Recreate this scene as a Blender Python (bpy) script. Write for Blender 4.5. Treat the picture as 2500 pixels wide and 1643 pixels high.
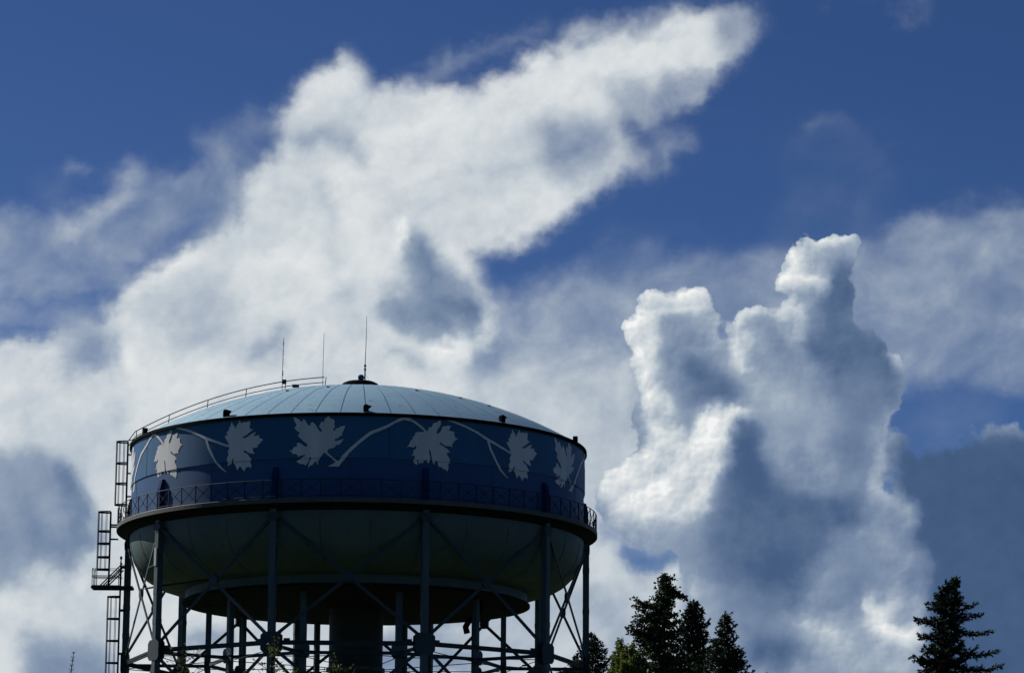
import bpy, bmesh, math, random
import numpy as np
from mathutils import Vector, Matrix, geometry
from math import sin, cos, pi, radians as R_

for o in list(bpy.data.objects): bpy.data.objects.remove(o)
S = bpy.context.scene
C = S.collection

# ------------------------------------------------------------------ camera
FPX, TH, ROLL, CAMZ = 7737.0, 0.19910, 0.0068, 1.6
cd = bpy.data.cameras.new('camera'); cam = bpy.data.objects.new('camera', cd); C.objects.link(cam)
cd.sensor_fit = 'HORIZONTAL'; cd.sensor_width = 36.0; cd.lens = FPX / 2500 * 36.0
cd.clip_start = 0.5; cd.clip_end = 20000
camM = Matrix.Rotation(pi / 2 + TH, 4, 'X') @ Matrix.Rotation(ROLL, 4, 'Z')
cam.matrix_world = Matrix.Translation((0, 0, CAMZ)) @ camM
S.camera = cam
CR = (camM.to_3x3() @ Vector((1, 0, 0))); CU = (camM.to_3x3() @ Vector((0, 1, 0))); CF = (camM.to_3x3() @ Vector((0, 0, -1)))
def ray(px, py):
    return (CF + CR * ((px - 1250) / FPX) + CU * ((821.5 - py) / FPX)).normalized()
def at(px, py, Y):
    d = ray(px, py); t = Y / d.y
    return Vector((0, 0, CAMZ)) + d * t

# ------------------------------------------------------------------ view, sun
S.view_settings.view_transform = 'Standard'; S.view_settings.look = 'None'
S.view_settings.exposure = 0.0; S.view_settings.gamma = 1.0
S.view_settings.use_curve_mapping = False
S.cycles.max_bounces = 6; S.cycles.diffuse_bounces = 3; S.cycles.glossy_bounces = 3
S.cycles.use_adaptive_sampling = True; S.cycles.adaptive_threshold = .015; S.cycles.adaptive_min_samples = 12
SUN_AZ, SUN_EL = R_(-56.0), R_(35.0)          # azimuth clockwise from +Y
sd = Vector((sin(SUN_AZ) * cos(SUN_EL), cos(SUN_AZ) * cos(SUN_EL), sin(SUN_EL)))
sl = bpy.data.lights.new('sun', 'SUN'); sl.energy = 5.0; sl.angle = R_(0.53); sl.color = (1.0, 0.95, 0.87)
so = bpy.data.objects.new('sun', sl); C.objects.link(so); so.location = (-80, 60, 90)
so.rotation_euler = sd.to_track_quat('Z', 'Y').to_euler()

# ------------------------------------------------------------------ sky: where the clouds stand (a grid of directions)
U0, U1, NU = -420.0, 2920.0, 200
V0, V1, NV = -300.0, 1960.0, 114
gu = np.linspace(U0, U1, NU); gv = np.linspace(V0, V1, NV)
GU, GV = np.meshgrid(gu, gv)
FR = {'P': (0, 0, 1), 'G': (0, 0, 2380 / 2500.), 'A': (150, 0, 3.128), 'B': (850, 0, 3.128), 'C': (1600, 0, 3.128),
      'D': (150, 450, 3.128), 'E': (850, 450, 3.128), 'F': (1400, 500, 2.4705), 'H': (1400, 1050, 2.505),
      'J': (150, 880, 3.4), 'K': (150, 1200, 3.4)}
def fr(f, pts):
    x0, y0, k = FR[f]
    return np.array([(x0 + x / k, y0 + y / k) for x, y in pts], float)
def seg_dist(P, a, b):
    ab = b - a; L = max((ab ** 2).sum(), 1e-9)
    t = np.clip(((P[..., 0] - a[0]) * ab[0] + (P[..., 1] - a[1]) * ab[1]) / L, 0, 1)
    return np.hypot(P[..., 0] - a[0] - t * ab[0], P[..., 1] - a[1] - t * ab[1])
GP = np.stack([GU, GV], -1)
def poly_sd(p):
    d = np.full(GU.shape, 1e9); ins = np.zeros(GU.shape, bool)
    for i in range(len(p)):
        a, b = p[i], p[(i + 1) % len(p)]
        d = np.minimum(d, seg_dist(GP, a, b))
        c = ((a[1] > GV) != (b[1] > GV))
        xi = (b[0] - a[0]) * (GV - a[1]) / ((b[1] - a[1]) if abs(b[1] - a[1]) > 1e-9 else 1e-9) + a[0]
        ins ^= c & (GU < xi)
    return np.where(ins, d, -d)
def line_sd(p, r):
    if len(p) == 1: d = np.hypot(GU - p[0][0], GV - p[0][1])
    else:
        d = np.full(GU.shape, 1e9)
        for i in range(len(p) - 1): d = np.minimum(d, seg_dist(GP, p[i], p[i + 1]))
    return r - d
def sst(x): x = np.clip(x, 0, 1); return x * x * (3 - 2 * x)
A1 = np.zeros(GU.shape); S1 = np.full(GU.shape, .75); T1 = np.full(GU.shape, .35)
D2 = np.zeros(GU.shape); S2 = np.full(GU.shape, .5); H2 = np.full(GU.shape, .9)
def veil(f, pts, feather, a=None, s=None, r=None, k=1.0):
    """soft cloud: amount a, brightness s"""
    p = fr(f, pts); sdv = poly_sd(p) if r is None else line_sd(p, r)
    m = sst((sdv + feather) / (2 * feather)) * k
    if a is not None: A1[...] = A1 + (a - A1) * m
    if s is not None: S1[...] = S1 + (s - S1) * m
def heap(f, pts, r=None, w=90.0):
    """crisp cumulus outline"""
    p = fr(f, pts); sdv = poly_sd(p) if r is None else line_sd(p, r)
    D2[...] = np.maximum(D2, np.clip(.5 + sdv / w, 0, 1))
def cut(f, pts, w=90.0):
    sdv = poly_sd(fr(f, pts)); D2[...] = np.minimum(D2, np.clip(.5 - sdv / w, 0, 1))
def tone(f, pts, feather, s, r=None, k=1.0, h=None):
    p = fr(f, pts); sdv = poly_sd(p) if r is None else line_sd(p, r)
    m = sst((sdv + feather) / (2 * feather)) * k
    S2[...] = S2 + (s - S2) * m
    if h is not None: H2[...] = H2 + (h - H2) * m

# --- soft clouds
veil('G', [(1690,20),(1745,50),(1700,130),(1640,215),(1560,250),(1500,285),(1480,380),(1400,430),(1330,500),(1250,545),(1170,580),(1090,590),(1130,680),(1150,760),(1120,900),(1100,1700),(-400,1700),(-400,800),(100,790),(250,700),(300,650),(420,585),(480,560),(555,500),(560,440),(585,380),(640,350),(640,270),(690,205),(760,165),(810,130),(845,175),(870,215),(930,195),(985,205),(1050,212),(1130,200),(1200,165),(1250,125),(1340,95),(1500,50),(1580,20)], 24, .98, .86)
veil('B', [(1450,930),(1700,880),(2000,950),(2040,1150),(1950,1300),(1700,1450),(1500,1250)], 45, .72, .66)
veil('B', [(1900,650),(2200,600),(2346,700),(2300,900),(2050,900)], 40, .7, .7)
veil('C', [(420,60),(760,60),(790,180),(760,330),(600,420),(420,300)], 26, .72, .76)
veil('C', [(520,220)], 22, .25, None, 12)
veil('C', [(0,520),(300,560),(480,560),(380,700),(200,820),(0,900)], 24, .5, .68)
veil('C', [(0,930),(90,960),(290,1050),(270,1130),(160,1180),(120,1290),(0,1330),(-150,1330),(-200,1000)], 22, .45, .72)
veil('B', [(2150,930),(2330,1100),(2346,1300)], 20, .12, None, 14)
veil('B', [(590,650),(690,520),(780,500),(950,430),(1100,360),(1300,300),(1500,215)], 16, .36, .75, 10)
veil('B', [(740,400),(730,520)], 14, .42, .75, 8)
veil('B', [(1700,280),(1900,230),(2100,210),(2346,190)], 20, .5, .75, 18)
veil('B', [(930,850),(980,750),(1080,690)], 9, None, .52, 7)
veil('B', [(60,1080),(20,1050)], 26, None, .66, 20)
veil('B', [(180,780),(120,600),(60,450)], 16, None, .76, 8)
veil('B', [(600,1564),(700,1350),(1100,1150),(1400,1100),(1300,1500)], 60, None, .78)
veil('B', [(0,1300),(500,1000),(1100,700),(1700,560),(2200,400)], 60, None, .90, 40)
veil('B', [(0,1400),(400,1250)], 80, None, .90, 40)
veil('A', [(1750,750),(2000,700),(2200,720)], 40, None, .88, 30)
veil('A', [(1800,1080),(2000,1010),(2200,1100),(2300,1200)], 26, None, .62, 16)
veil('A', [(2100,950),(2250,700),(2300,900)], 20, None, .74, 8)
veil('A', [(1700,1250),(1800,1400),(1780,1500)], 30, None, .88, 24)
veil('D', [(1960,0),(2050,150),(2060,400),(2110,620)], 20, None, .70, 10)
veil('D', [(2250,100),(2346,300)], 70, None, .90, 30)
veil('A', [(1050,1050),(1250,1000),(1550,900),(1640,1000),(1400,1250),(1100,1300)], 40, .28, .7)
# left-hand thin cloud
veil('G', [(-200,500),(150,500),(250,455),(270,400),(310,375),(350,410),(420,400),(530,375),(570,420),(550,520),(430,560),(300,620),(250,680),(220,720),(150,740),(-200,760)], 34, .50, .66)
veil('G', [(165,540),(225,500),(300,455)], 20, .78, .78, 16)
veil('G', [(220,560),(240,590)], 30, .7, .74, 14)
veil('G', [(305,395),(318,400)], 14, .5, .75, 9)
veil('G', [(155,402),(205,395)], 8, .35, .75, 5)
veil('G', [(400,470),(520,480)], 50, .58, .55, 30)
veil('G', [(200,690),(270,620),(380,560),(450,530),(450,555),(330,600),(258,640),(235,705)], 18, .12)
veil('D', [(-900,860),(20,850),(200,810),(330,870),(330,970),(250,1010),(100,970),(-900,960)], 16, .14)
veil('D', [(20,150),(-200,80),(-200,-60),(60,-20)], 30, .1)
veil('D', [(320,760),(420,640),(470,680),(420,800),(420,950)], 14, .62, .68, 8)
veil('D', [(560,800),(700,670),(900,540),(1000,530)], 16, .98, .93, 14)
veil('D', [(560,950),(750,800),(1050,680),(1350,850),(1300,1150),(1000,1300),(700,1200)], 46, None, .74)
veil('D', [(1250,450),(1500,350),(1600,600)], 50, None, .78, 30)
veil('D', [(1500,620),(1750,560),(1900,650)], 26, None, .92, 16)
veil('D', [(1680,1080),(1600,1200),(1480,1280)], 30, None, .57, 14)
veil('D', [(20,1060),(230,1020),(430,1150),(430,1450),(20,1500)], 40, .72, .60)
veil('D', [(60,1200),(90,1330)], 30, .85, .72, 14)
veil('D', [(470,1290),(520,1380),(600,1400)], 14, 1, .93, 13)
veil('D', [(200,1500),(330,1490)], 12, 1, .92, 9)
veil('D', [(1080,1420),(1250,1430),(1300,1520)], 16, 1, .92, 14)
veil('D', [(1950,780),(2150,700)], 24, None, .93, 14)
veil('D', [(2200,850),(2300,1100)], 50, None, .72, 20)
veil('J', [(200,200),(330,200),(500,330),(800,320),(1300,150),(1380,280)], 40, 1, .86, 22)
veil('J', [(-400,420),(100,400),(430,600),(450,1300),(100,1100),(-400,1100)], 60, 1, .80)
veil('J', [(480,450)], 26, None, .72, 20)
veil('J', [(-300,980),(60,980),(200,1150),(300,1330),(240,1564),(-300,1564)], 20, 1, .40)
veil('J', [(60,1000),(180,1180),(270,1360),(200,1500),(20,1500),(-100,1200)], 26, 1, .46)
veil('J', [(60,880),(90,940)], 10, None, .62, 6)
veil('J', [(30,1150),(60,1250)], 12, None, .5, 8)
veil('P', [(-300,1060),(120,1110),(190,1190),(240,1285),(220,1370),(150,1430),(-300,1460)], 36, 1, .54)
veil('P', [(150,1150),(195,1230),(205,1310),(170,1380)], 26, None, .34, 18)
veil('P', [(60,1230),(110,1330)], 24, None, .42, 14)
veil('P', [(120,1210),(150,1290)], 12, None, .62, 6)
veil('K', [(-300,380),(200,380),(280,470),(150,560),(-300,600)], 30, 1, .46)
veil('K', [(230,170),(250,330)], 14, None, .68, 9)
veil('K', [(-300,650),(150,600),(450,350),(500,700),(450,1150),(300,1150),(-300,1000)], 50, 1, .80)
veil('K', [(150,800),(300,900)], 30, None, .88, 16)
veil('K', [(-300,1200),(300,1250),(450,1500),(450,1800),(-300,1800)], 50, 1, .50)
veil('K', [(900,900),(1000,950),(1050,1100)], 50, 1, .84, 40)
veil('K', [(1100,1250),(1400,1250)], 30, 1, .55, 26)
veil('K', [(1700,1150),(2200,1150)], 30, 1, .78, 40)
veil('P', [(900,1600),(1300,1620)], 40, 1, .50, 50)
veil('P', [(1000,1530),(1120,1500)], 40, 1, .55, 30)
veil('P', [(1240,1530)], 25, 1, .72, 25)
veil('P', [(1390,1540)], 30, 1, .42, 24)
# right-hand pale band below the blue hole
veil('G', [(1150,720),(1300,735),(1420,700),(1500,660),(1560,640),(1560,1300),(1090,1300),(1100,760)], 55, .62, .66)
veil('G', [(1110,860),(1300,830),(1500,800),(1520,1700),(1090,1700)], 60, .97, .76)
veil('G', [(1330,900),(1395,905),(1410,950)], 12, None, .66, 8)
veil('G', [(1130,700),(1300,660),(1500,600),(1570,680),(1500,800),(1120,800)], 55, .58, .64)
veil('G', [(1240,820),(1350,850)], 50, None, .72, 30)
veil('E', [(320,1270),(450,1300),(580,1400)], 16, None, .58, 14)
veil('E', [(680,1330),(830,1280)], 20, 1, .93, 22)
veil('E', [(960,1350),(1100,1400)], 40, None, .62, 24)
veil('G', [(1500,680),(1600,600),(1800,590),(2000,580),(2080,535),(2140,505),(2240,500),(2700,430),(2700,900),(2230,870),(2100,890),(1500,900)], 45, .58, .62)
veil('G', [(2000,640),(2180,600),(2230,700),(2060,780)], 50, .72, .66)
veil('G', [(2120,520),(2230,530)], 20, .68, .62, 18)
veil('E', [(2050,600),(2200,560)], 60, .30, .5, 40)
veil('G', [(1890,290),(1945,282),(1965,300)], 14, .22, .55, 14)
veil('G', [(1860,340),(1990,330),(2040,420),(2020,560),(1800,560),(1870,460)], 70, .12, .45)
veil('G', [(1960,470)], 50, .28, .45, 20)
veil('H', [(2000,-150),(2600,-200),(2600,180),(2000,180)], 40, .06)
# behind and below the cumulus
veil('H', [(90,650),(200,690),(265,600),(300,780),(380,850),(500,840),(620,800),(690,830),(740,1900),(60,1900)], 14, 1, .78)
veil('H', [(100,1050),(300,1200),(200,1486)], 60, None, .64, 50)
veil('H', [(640,820),(680,950)], 14, None, .86, 10)
veil('H', [(150,880)], 30, None, .86, 20)

veil('H', [(275,640),(315,650),(380,700),(480,748),(570,735),(615,748),(672,808),(560,832),(440,842),(380,850),(345,800),(280,790)], 8, .10)
veil('H', [(140,520),(230,560),(275,640),(265,690),(150,700)], 12, .35)
# the small dark-hearted cloud, part of the big bank
veil('E', [(330,300),(350,235),(420,222),(480,248),(555,238),(575,310),(640,400),(680,490),(715,470),(800,535),(880,550),(925,590),(955,680),(1005,740),(1065,850),(1095,1000),(1140,1090),(1120,1180),(1060,1240),(900,1220),(700,1240),(300,1100),(180,900)], 7, .99, .82)
veil('E', [(350,250),(420,240),(500,260),(480,420),(420,600),(330,500)], 12, 1, .97)
veil('E', [(200,560),(330,620)], 24, None, .90, 16)
veil('E', [(300,1000),(330,850),(450,720),(480,560),(520,520)], 20, None, .66, 18)
veil('E', [(515,330),(570,350),(650,490),(720,610),(850,710),(985,820),(1050,980),(1045,1090),(980,1140),(860,1160),(720,1225),(590,1205),(470,1150),(360,1100),(230,1000),(310,880),(460,830),(500,620)], 18, None, .53)
veil('E', [(590,520),(650,700),(620,800)], 12, None, .36, 9)
veil('E', [(700,900),(850,930),(980,1010)], 22, None, .36, 16)
veil('E', [(820,930),(970,1000)], 16, None, .27, 10)
veil('E', [(560,1000),(700,1060)], 18, None, .34, 12)
veil('E', [(680,800),(780,860)], 12, None, .56, 9)
veil('E', [(400,960),(450,1040)], 14, None, .38, 10)
veil('E', [(730,510),(850,575),(935,700)], 8, None, .95, 8)
veil('E', [(935,720),(1010,810),(1070,960)], 7, None, .78, 5)
veil('E', [(1060,1040),(1080,1130)], 8, None, .80, 8)
veil('E', [(640,1300),(760,1280),(850,1230),(880,1300)], 14, 1, .96, 15)
veil('E', [(180,1060),(330,1180)], 16, None, .86, 12)
veil('E', [(950,660),(975,700)], 5, .4, .8, 4)
veil('E', [(1030,760),(1050,745)], 4, .35, .8, 4)
veil('E', [(1075,820),(1110,880)], 4, .4, .8, 4)
# --- cumulus
heap('F', [(330,830),(345,770),(385,690),(400,620),(430,560),(470,515),(560,510),(595,495),(640,515),(700,525),(760,522),(820,560),(835,620),(885,650),(893,690),(846,750),(852,800),(890,850),(916,850),(928,770),(945,700),(1000,650),(1070,600),(1130,590),(1180,620),(1195,640),(1240,600),(1295,562),(1285,530),(1240,480),(1270,400),(1300,370),(1300,290),(1350,210),(1440,185),(1510,185),(1550,155),(1620,195),(1690,190),(1735,240),(1725,330),(1680,390),(1625,430),(1640,470),(1690,510),(1700,560),(1690,640),(1665,710),(1690,760),(1760,800),(1830,790),(1895,800),(1885,850),(1940,890),(1990,960),(2025,1040),(1970,1120),(1975,1180),(1900,1290),(1880,1400),(1850,1480),(1830,1700),(1900,1780),(2100,1900),(2160,2600),(800,2600),(760,2400),(650,2200),(590,2140),(500,2110),(330,2040),(300,2000),(220,1920),(140,1830),(135,1750),(155,1680),(230,1600),(290,1540),(350,1500),(400,1400),(360,1300),(430,1180),(390,1070),(345,1010),(360,930)])
heap('H', [(700,900),(900,700),(2500,500),(3700,130),(3700,2000),(740,2000)])
heap('H', [(1920,150),(1980,130),(2060,180),(2200,195),(2300,150),(2380,130),(2700,60),(3100,150),(3700,60),(3700,900),(1960,900),(1990,520),(1930,400),(1900,300)], w=620.)
cut('H', [(1880,180),(1925,180),(1925,300),(1990,400),(2010,430),(1900,400),(1870,340)], 150)
# tones of the big right-hand cumulus
tone('F', [(-20,60),(2900,60),(2900,2700),(-20,2700)], 10, .52, h=.95)
tone('F', [(1100,750),(1250,700),(1400,750),(1350,900),(1150,950)], 20, .52)
tone('F', [(1030,1000),(1200,1150),(1400,1150),(1600,1250),(1500,1450),(1200,1450)], 40, .58, h=.3)
tone('F', [(480,560),(600,548),(780,560)], 12, .98, 15)
tone('F', [(560,630),(760,640)], 18, .84, 14)
tone('F', [(440,640),(400,740),(365,850),(400,960)], 12, .98, 22)
tone('F', [(500,640),(470,800),(480,950)], 16, .86, 16)
tone('F', [(420,1040),(480,1180),(470,1330)], 16, .86, 20)
tone('F', [(540,1080),(560,1230)], 16, .90, 14)
tone('F', [(860,650),(870,700)], 8, .78, 8)
tone('F', [(580,720),(700,760),(760,830),(640,880)], 22, .46, 16)
tone('F', [(880,900),(960,1000)], 24, .56, 14)
tone('F', [(700,1000),(860,1060),(960,1130),(760,1130),(690,1180)], 20, .28, 20, h=.4)
tone('F', [(620,1250),(650,1350)], 20, .56, 18)
tone('F', [(720,1250),(800,1225),(850,1195),(900,1230),(1000,1185),(1055,1240),(1010,1350),(970,1500),(940,1600),(600,1700),(200,1700),(300,1540),(450,1450),(680,1400),(740,1330)], 12, .90, h=1)
tone('F', [(1330,250),(1400,215),(1560,190),(1690,215)], 9, .93, 10)
tone('F', [(1335,310),(1330,400),(1290,470),(1380,440),(1490,465)], 12, .95, 15)
tone('F', [(1400,330),(1500,380)], 16, .70, 12)
tone('F', [(1520,300),(1660,300)], 18, .56, 18)
tone('F', [(1220,650),(1330,600),(1380,650)], 10, .93, 12)
tone('F', [(1450,620),(1400,700),(1430,560)], 20, .62, 16)
tone('F', [(960,720),(1040,660),(1120,610)], 10, .92, 12)
tone('F', [(960,820),(990,900),(1020,980)], 12, .86, 14)
tone('F', [(1060,780),(1060,850)], 12, .76, 10)
tone('F', [(1320,840),(1390,740)], 8, .80, 7)
tone('F', [(1230,820),(1300,900)], 20, .40, 12)
tone('F', [(1610,430),(1610,560),(1590,700),(1620,820),(1800,830),(1850,950),(1750,1080)], 34, .26, 30, h=.6)
tone('F', [(1480,600),(1440,800),(1500,950)], 30, .44, 20)
tone('F', [(1560,420),(1640,450),(1700,560),(1690,700),(1760,805),(1890,815),(1900,900),(1990,1010),(1980,1120),(1850,1250),(1700,1300),(1600,1120),(1500,950),(1470,800),(1520,600)], 26, .27, h=.5)
tone('F', [(1670,500),(1690,640)], 6, .14, 7)
tone('F', [(1780,830),(1880,820)], 8, .14, 8)
tone('F', [(1620,600),(1640,760)], 20, .34, 10)
tone('F', [(1780,1150),(1700,1350),(1700,1500)], 50, .42, 40, h=.3)
tone('F', [(1920,870),(1965,970)], 6, 1.0, 6)
tone('F', [(1900,1000),(1960,1080)], 12, .40, 14)
tone('H', [(150,320),(250,180),(400,200),(500,150),(480,-10),(950,-10),(970,100),(900,250),(830,350),(850,480),(700,540),(500,590),(400,560),(250,480),(160,430)], 16, .86, h=1)
tone('H', [(300,230),(360,250)], 14, .95, 14)
tone('H', [(190,330),(250,320)], 12, .93, 12)
tone('H', [(480,380),(560,400)], 14, .93, 14)
tone('H', [(780,100),(900,80)], 20, .93, 18)
tone('H', [(560,230),(640,330)], 30, .78, 18)
tone('H', [(500,560),(300,560)], 20, .72, 12)
tone('H', [(450,650),(640,640),(700,720)], 26, .60, 20)
tone('H', [(720,720),(850,850),(950,950)], 50, .44, 40, h=.2)
tone('H', [(1000,-40),(1170,-40),(1180,150),(1250,300),(1450,400),(1800,420),(1810,560),(1640,620),(1560,760),(1400,900),(1330,1050),(1050,1020),(880,900),(780,700),(900,380),(970,150)], 34, .30, h=.25)
tone('H', [(1080,20),(1050,180),(1080,300)], 16, .22, 34, h=.4)
tone('H', [(1100,300),(1150,480),(1350,620),(1320,800),(1250,950)], 60, .20, 50, h=.15)
tone('H', [(1300,500),(1600,480)], 50, .24, 40)
tone('H', [(1280,120),(1400,200),(1560,250)], 50, .50, 40)
tone('H', [(1700,60),(1760,250)], 40, .38, 30)
tone('H', [(700,1300),(900,1400),(820,1050)], 50, .62, 34, h=.3)
tone('H', [(720,950),(740,1150)], 24, .72, 14)
tone('H', [(1000,1100),(1200,1050)], 50, .38, 40, h=.2)
tone('H', [(1130,1330),(1300,1350)], 40, .20, 40, h=.2)
tone('H', [(1700,800),(1800,900),(1700,1000)], 60, .44, 50, h=.25)
tone('H', [(1360,1130),(1500,1150),(1750,1100),(2100,1050),(2100,1300),(2050,1500),(1600,1500),(1450,1300)], 22, .60, h=.6)
tone('H', [(1820,1070),(1840,1160),(1960,1220)], 16, .95, 16)
tone('H', [(1540,1240),(1600,1240)], 16, .86, 12)
tone('H', [(1400,1170),(1500,1230)], 12, .72, 10)
tone('H', [(2080,1040),(2130,1110)], 10, .80, 8)
tone('H', [(1960,1150),(1980,1000)], 14, .66, 10)
tone('H', [(1700,1400),(2000,1400)], 40, .64, 30)
tone('H', [(2000,60),(2120,80),(2380,40),(3700,0),(3700,2000),(2250,2000),(2150,1100),(2180,800),(2060,700),(2100,520),(2000,420),(1940,280),(1940,150)], 24, .17, h=.3)
tone('H', [(1890,120),(1850,270),(1850,360)], 8, .66, 8, h=.7)
tone('H', [(1860,380),(1960,430),(2050,490),(2060,520)], 10, .70, 12, h=.7)
tone('H', [(1990,560),(1850,680),(1780,720)], 24, .50, 20, h=.7)
tone('H', [(2120,760),(2080,880),(2000,900)], 20, .42, 14)
tone('F', [(1200,950),(1350,1000),(1500,1100)], 40, .52, 20, h=.3)
tone('F', [(560,1060),(700,1190),(690,1260)], 16, .50, 10)
tone('F', [(840,780),(870,880)], 14, .62, 12)
tone('F', [(1150,1200),(1230,1350),(1250,1500)], 40, .56, 26)
tone('F', [(1540,430),(1640,450),(1700,560),(1690,700),(1760,805),(1890,815),(1890,900),(1960,1000),(1900,1100),(1750,1080),(1600,1000),(1450,930),(1380,850),(1440,780),(1500,620)], 15, .25, h=.5)
tone('F', [(1640,1080),(1850,1180)], 30, .36, 36)
tone('F', [(1620,480),(1600,640)], 14, .30, 12)
tone('F', [(1050,1050),(1180,1250),(1400,1300),(1300,1080)], 26, .62, h=.2)
tone('F', [(1300,730),(1390,700)], 10, .72, 12)
tone('F', [(1235,470),(1290,500),(1380,430),(1510,465)], 9, .97, 9)
tone('F', [(1300,300),(1320,360)], 8, .97, 10)
tone('F', [(1920,870),(1965,975)], 5, .98, 7)
tone('F', [(1200,655),(1290,600),(1330,570)], 7, .95, 8)
tone('F', [(1080,620),(1130,600)], 7, .95, 9)
tone('F', [(720,1240),(760,1260)], 7, .92, 9)
tone('H', [(1815,1060),(1850,1170),(2000,1240),(2080,1230)], 14, .96, 18)
tone('H', [(1900,1090),(1990,1030)], 12, .78, 12)
cut('H', [(285,650),(380,692),(480,738),(570,726),(640,752),(695,815),(640,850),(500,850),(400,862),(300,800)], 50)
# smooth a little so that no grid cell shows
def blur(a):
    b = np.pad(a, 1, 'edge'); return (b[:-2, 1:-1] + b[2:, 1:-1] + b[1:-1, :-2] + b[1:-1, 2:] + 4 * b[1:-1, 1:-1]) / 8
A1, S1, D2, S2, H2 = blur(A1), blur(S1), blur(D2), blur(S2), blur(H2)

# ------------------------------------------------------------------ sky: the world shader
W = bpy.data.worlds.new("World"); S.world = W; W.use_nodes = True
nt = W.node_tree; nt.nodes.clear()
W.cycles.sampling_method = 'MANUAL'; W.cycles.sample_map_resolution = 512
def lin(r, g, b):
    f = lambda c: (c / 255 / 12.92) if c / 255 <= .04045 else ((c / 255 + .055) / 1.055) ** 2.4
    return (f(r), f(g), f(b), 1)
class NB:
    def __init__(s, t): s.t = t
    def new(s, ty, **k):
        n = s.t.nodes.new(ty)
        for a, b in k.items(): setattr(n, a, b)
        return n
    def put(s, sock, v):
        if v is None: return
        if isinstance(v, bpy.types.NodeSocket): s.t.links.new(v, sock)
        else: sock.default_value = v
    def m(s, op, a, b=None, c=None, clamp=False):
        n = s.new('ShaderNodeMath', operation=op, use_clamp=clamp)
        for i, v in enumerate((a, b, c)): s.put(n.inputs[i], v)
        return n.outputs[0]
    def v(s, op, a, b=None, sc=None):
        n = s.new('ShaderNodeVectorMath', operation=op); s.put(n.inputs[0], a); s.put(n.inputs[1], b)
        if sc is not None: s.put(n.inputs['Scale'], sc)
        return n.outputs['Value' if op == 'DOT_PRODUCT' else 'Vector']
    def mix(s, f, a, b):
        n = s.new('ShaderNodeMix', data_type='RGBA'); s.put(n.inputs[0], f); s.put(n.inputs[6], a); s.put(n.inputs[7], b); return n.outputs[2]
    def ss(s, x, lo, hi, a=0.0, b=1.0):
        n = s.new('ShaderNodeMapRange', interpolation_type='SMOOTHSTEP')
        for i, q in enumerate((x, lo, hi, a, b)): s.put(n.inputs[i], q)
        return n.outputs[0]
    def noise(s, vec, scale, detail=4., rough=.5, lac=2., color=False, dist=0.):
        n = s.new('ShaderNodeTexNoise', noise_dimensions='3D'); s.put(n.inputs['Vector'], vec)
        s.put(n.inputs['Scale'], scale); s.put(n.inputs['Detail'], detail); s.put(n.inputs['Roughness'], rough); s.put(n.inputs['Lacunarity'], lac); s.put(n.inputs['Distortion'], dist)
        return n.outputs['Color' if color else 'Fac']
    def voro(s, vec, scale, detail=2., rough=.5):
        n = s.new('ShaderNodeTexVoronoi', feature='F1', normalize=True); s.put(n.inputs['Vector'], vec); s.put(n.inputs['Scale'], scale)
        s.put(n.inputs['Detail'], detail); s.put(n.inputs['Roughness'], rough)
        return n.outputs['Distance']
    def sep(s, c):
        n = s.new('ShaderNodeSeparateColor'); s.put(n.inputs[0], c); return n.outputs
    def ramp(s, f, stops, interp='LINEAR'):
        n = s.new('ShaderNodeValToRGB'); s.put(n.inputs[0], f); cr = n.color_ramp; cr.interpolation = interp
        while len(cr.elements) < len(stops): cr.elements.new(.5)
        for e, (p, c) in zip(cr.elements, stops): e.position = p; e.color = c
        return n.outputs[0]
b = NB(nt)
tc = b.new('ShaderNodeTexCoord'); d = tc.outputs['Generated']
dF = b.v('DOT_PRODUCT', d, tuple(CF)); dR = b.v('DOT_PRODUCT', d, tuple(CR)); dU = b.v('DOT_PRODUCT', d, tuple(CU))
dFs = b.m('MAXIMUM', dF, .2)
u = b.m('MULTIPLY_ADD', b.m('DIVIDE', dR, dFs), FPX, 1250.)
v = b.m('MULTIPLY_ADD', b.m('DIVIDE', dU, dFs), -FPX, 821.5)
# ragged edges: two sizes of turbulence push the lookup about
w1 = b.noise(d, 75., 5., .6, color=True); w1 = b.v('SUBTRACT', w1, (.5, .5, .5))
w1s = b.sep(w1)
wd = b.v('ADD', d, b.v('SCALE', w1, sc=.0040))
offc = tuple(CR * -.0019 + CU * .0021); offf = tuple(CR * -.0007 + CU * .0008)
C0 = b.voro(wd, 72., 1.0, .5); C1 = b.voro(b.v('ADD', wd, offc), 72., 1.0, .5)
F0 = b.voro(wd, 215., 1.5, .55); F1 = b.voro(b.v('ADD', wd, offf), 215., 1.5, .55)
relief = b.m('MULTIPLY_ADD', b.m('SUBTRACT', F1, F0), .46, b.m('MULTIPLY', b.m('SUBTRACT', C1, C0), .74))
relief = b.m('ADD', relief, b.m('MULTIPLY', b.m('SUBTRACT', .40, C0), .16))
B0 = b.m('MULTIPLY_ADD', F0, .38, b.m('MULTIPLY', C0, .62))
u2 = b.m('MULTIPLY_ADD', w1s[0], 60., u); v2 = b.m('MULTIPLY_ADD', w1s[1], 54., v)
pC = b.m('SUBTRACT', C0, .30); pF = b.m('SUBTRACT', F0, .30)
u2 = b.m('ADD', u2, b.m('MULTIPLY_ADD', pC, -46., b.m('MULTIPLY', pF, -26.)))
v2 = b.m('ADD', v2, b.m('MULTIPLY_ADD', pC, -62., b.m('MULTIPLY', pF, -34.)))
un = b.m('DIVIDE', b.m('SUBTRACT', u2, U0), U1 - U0, clamp=True)
vn = b.m('DIVIDE', b.m('SUBTRACT', v2, V0), (V1 - V0) / (NV - 1))
uvec = b.new('ShaderNodeCombineColor'); [b.put(uvec.inputs[i], un) for i in range(3)]
uvec = uvec.outputs[0]
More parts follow.
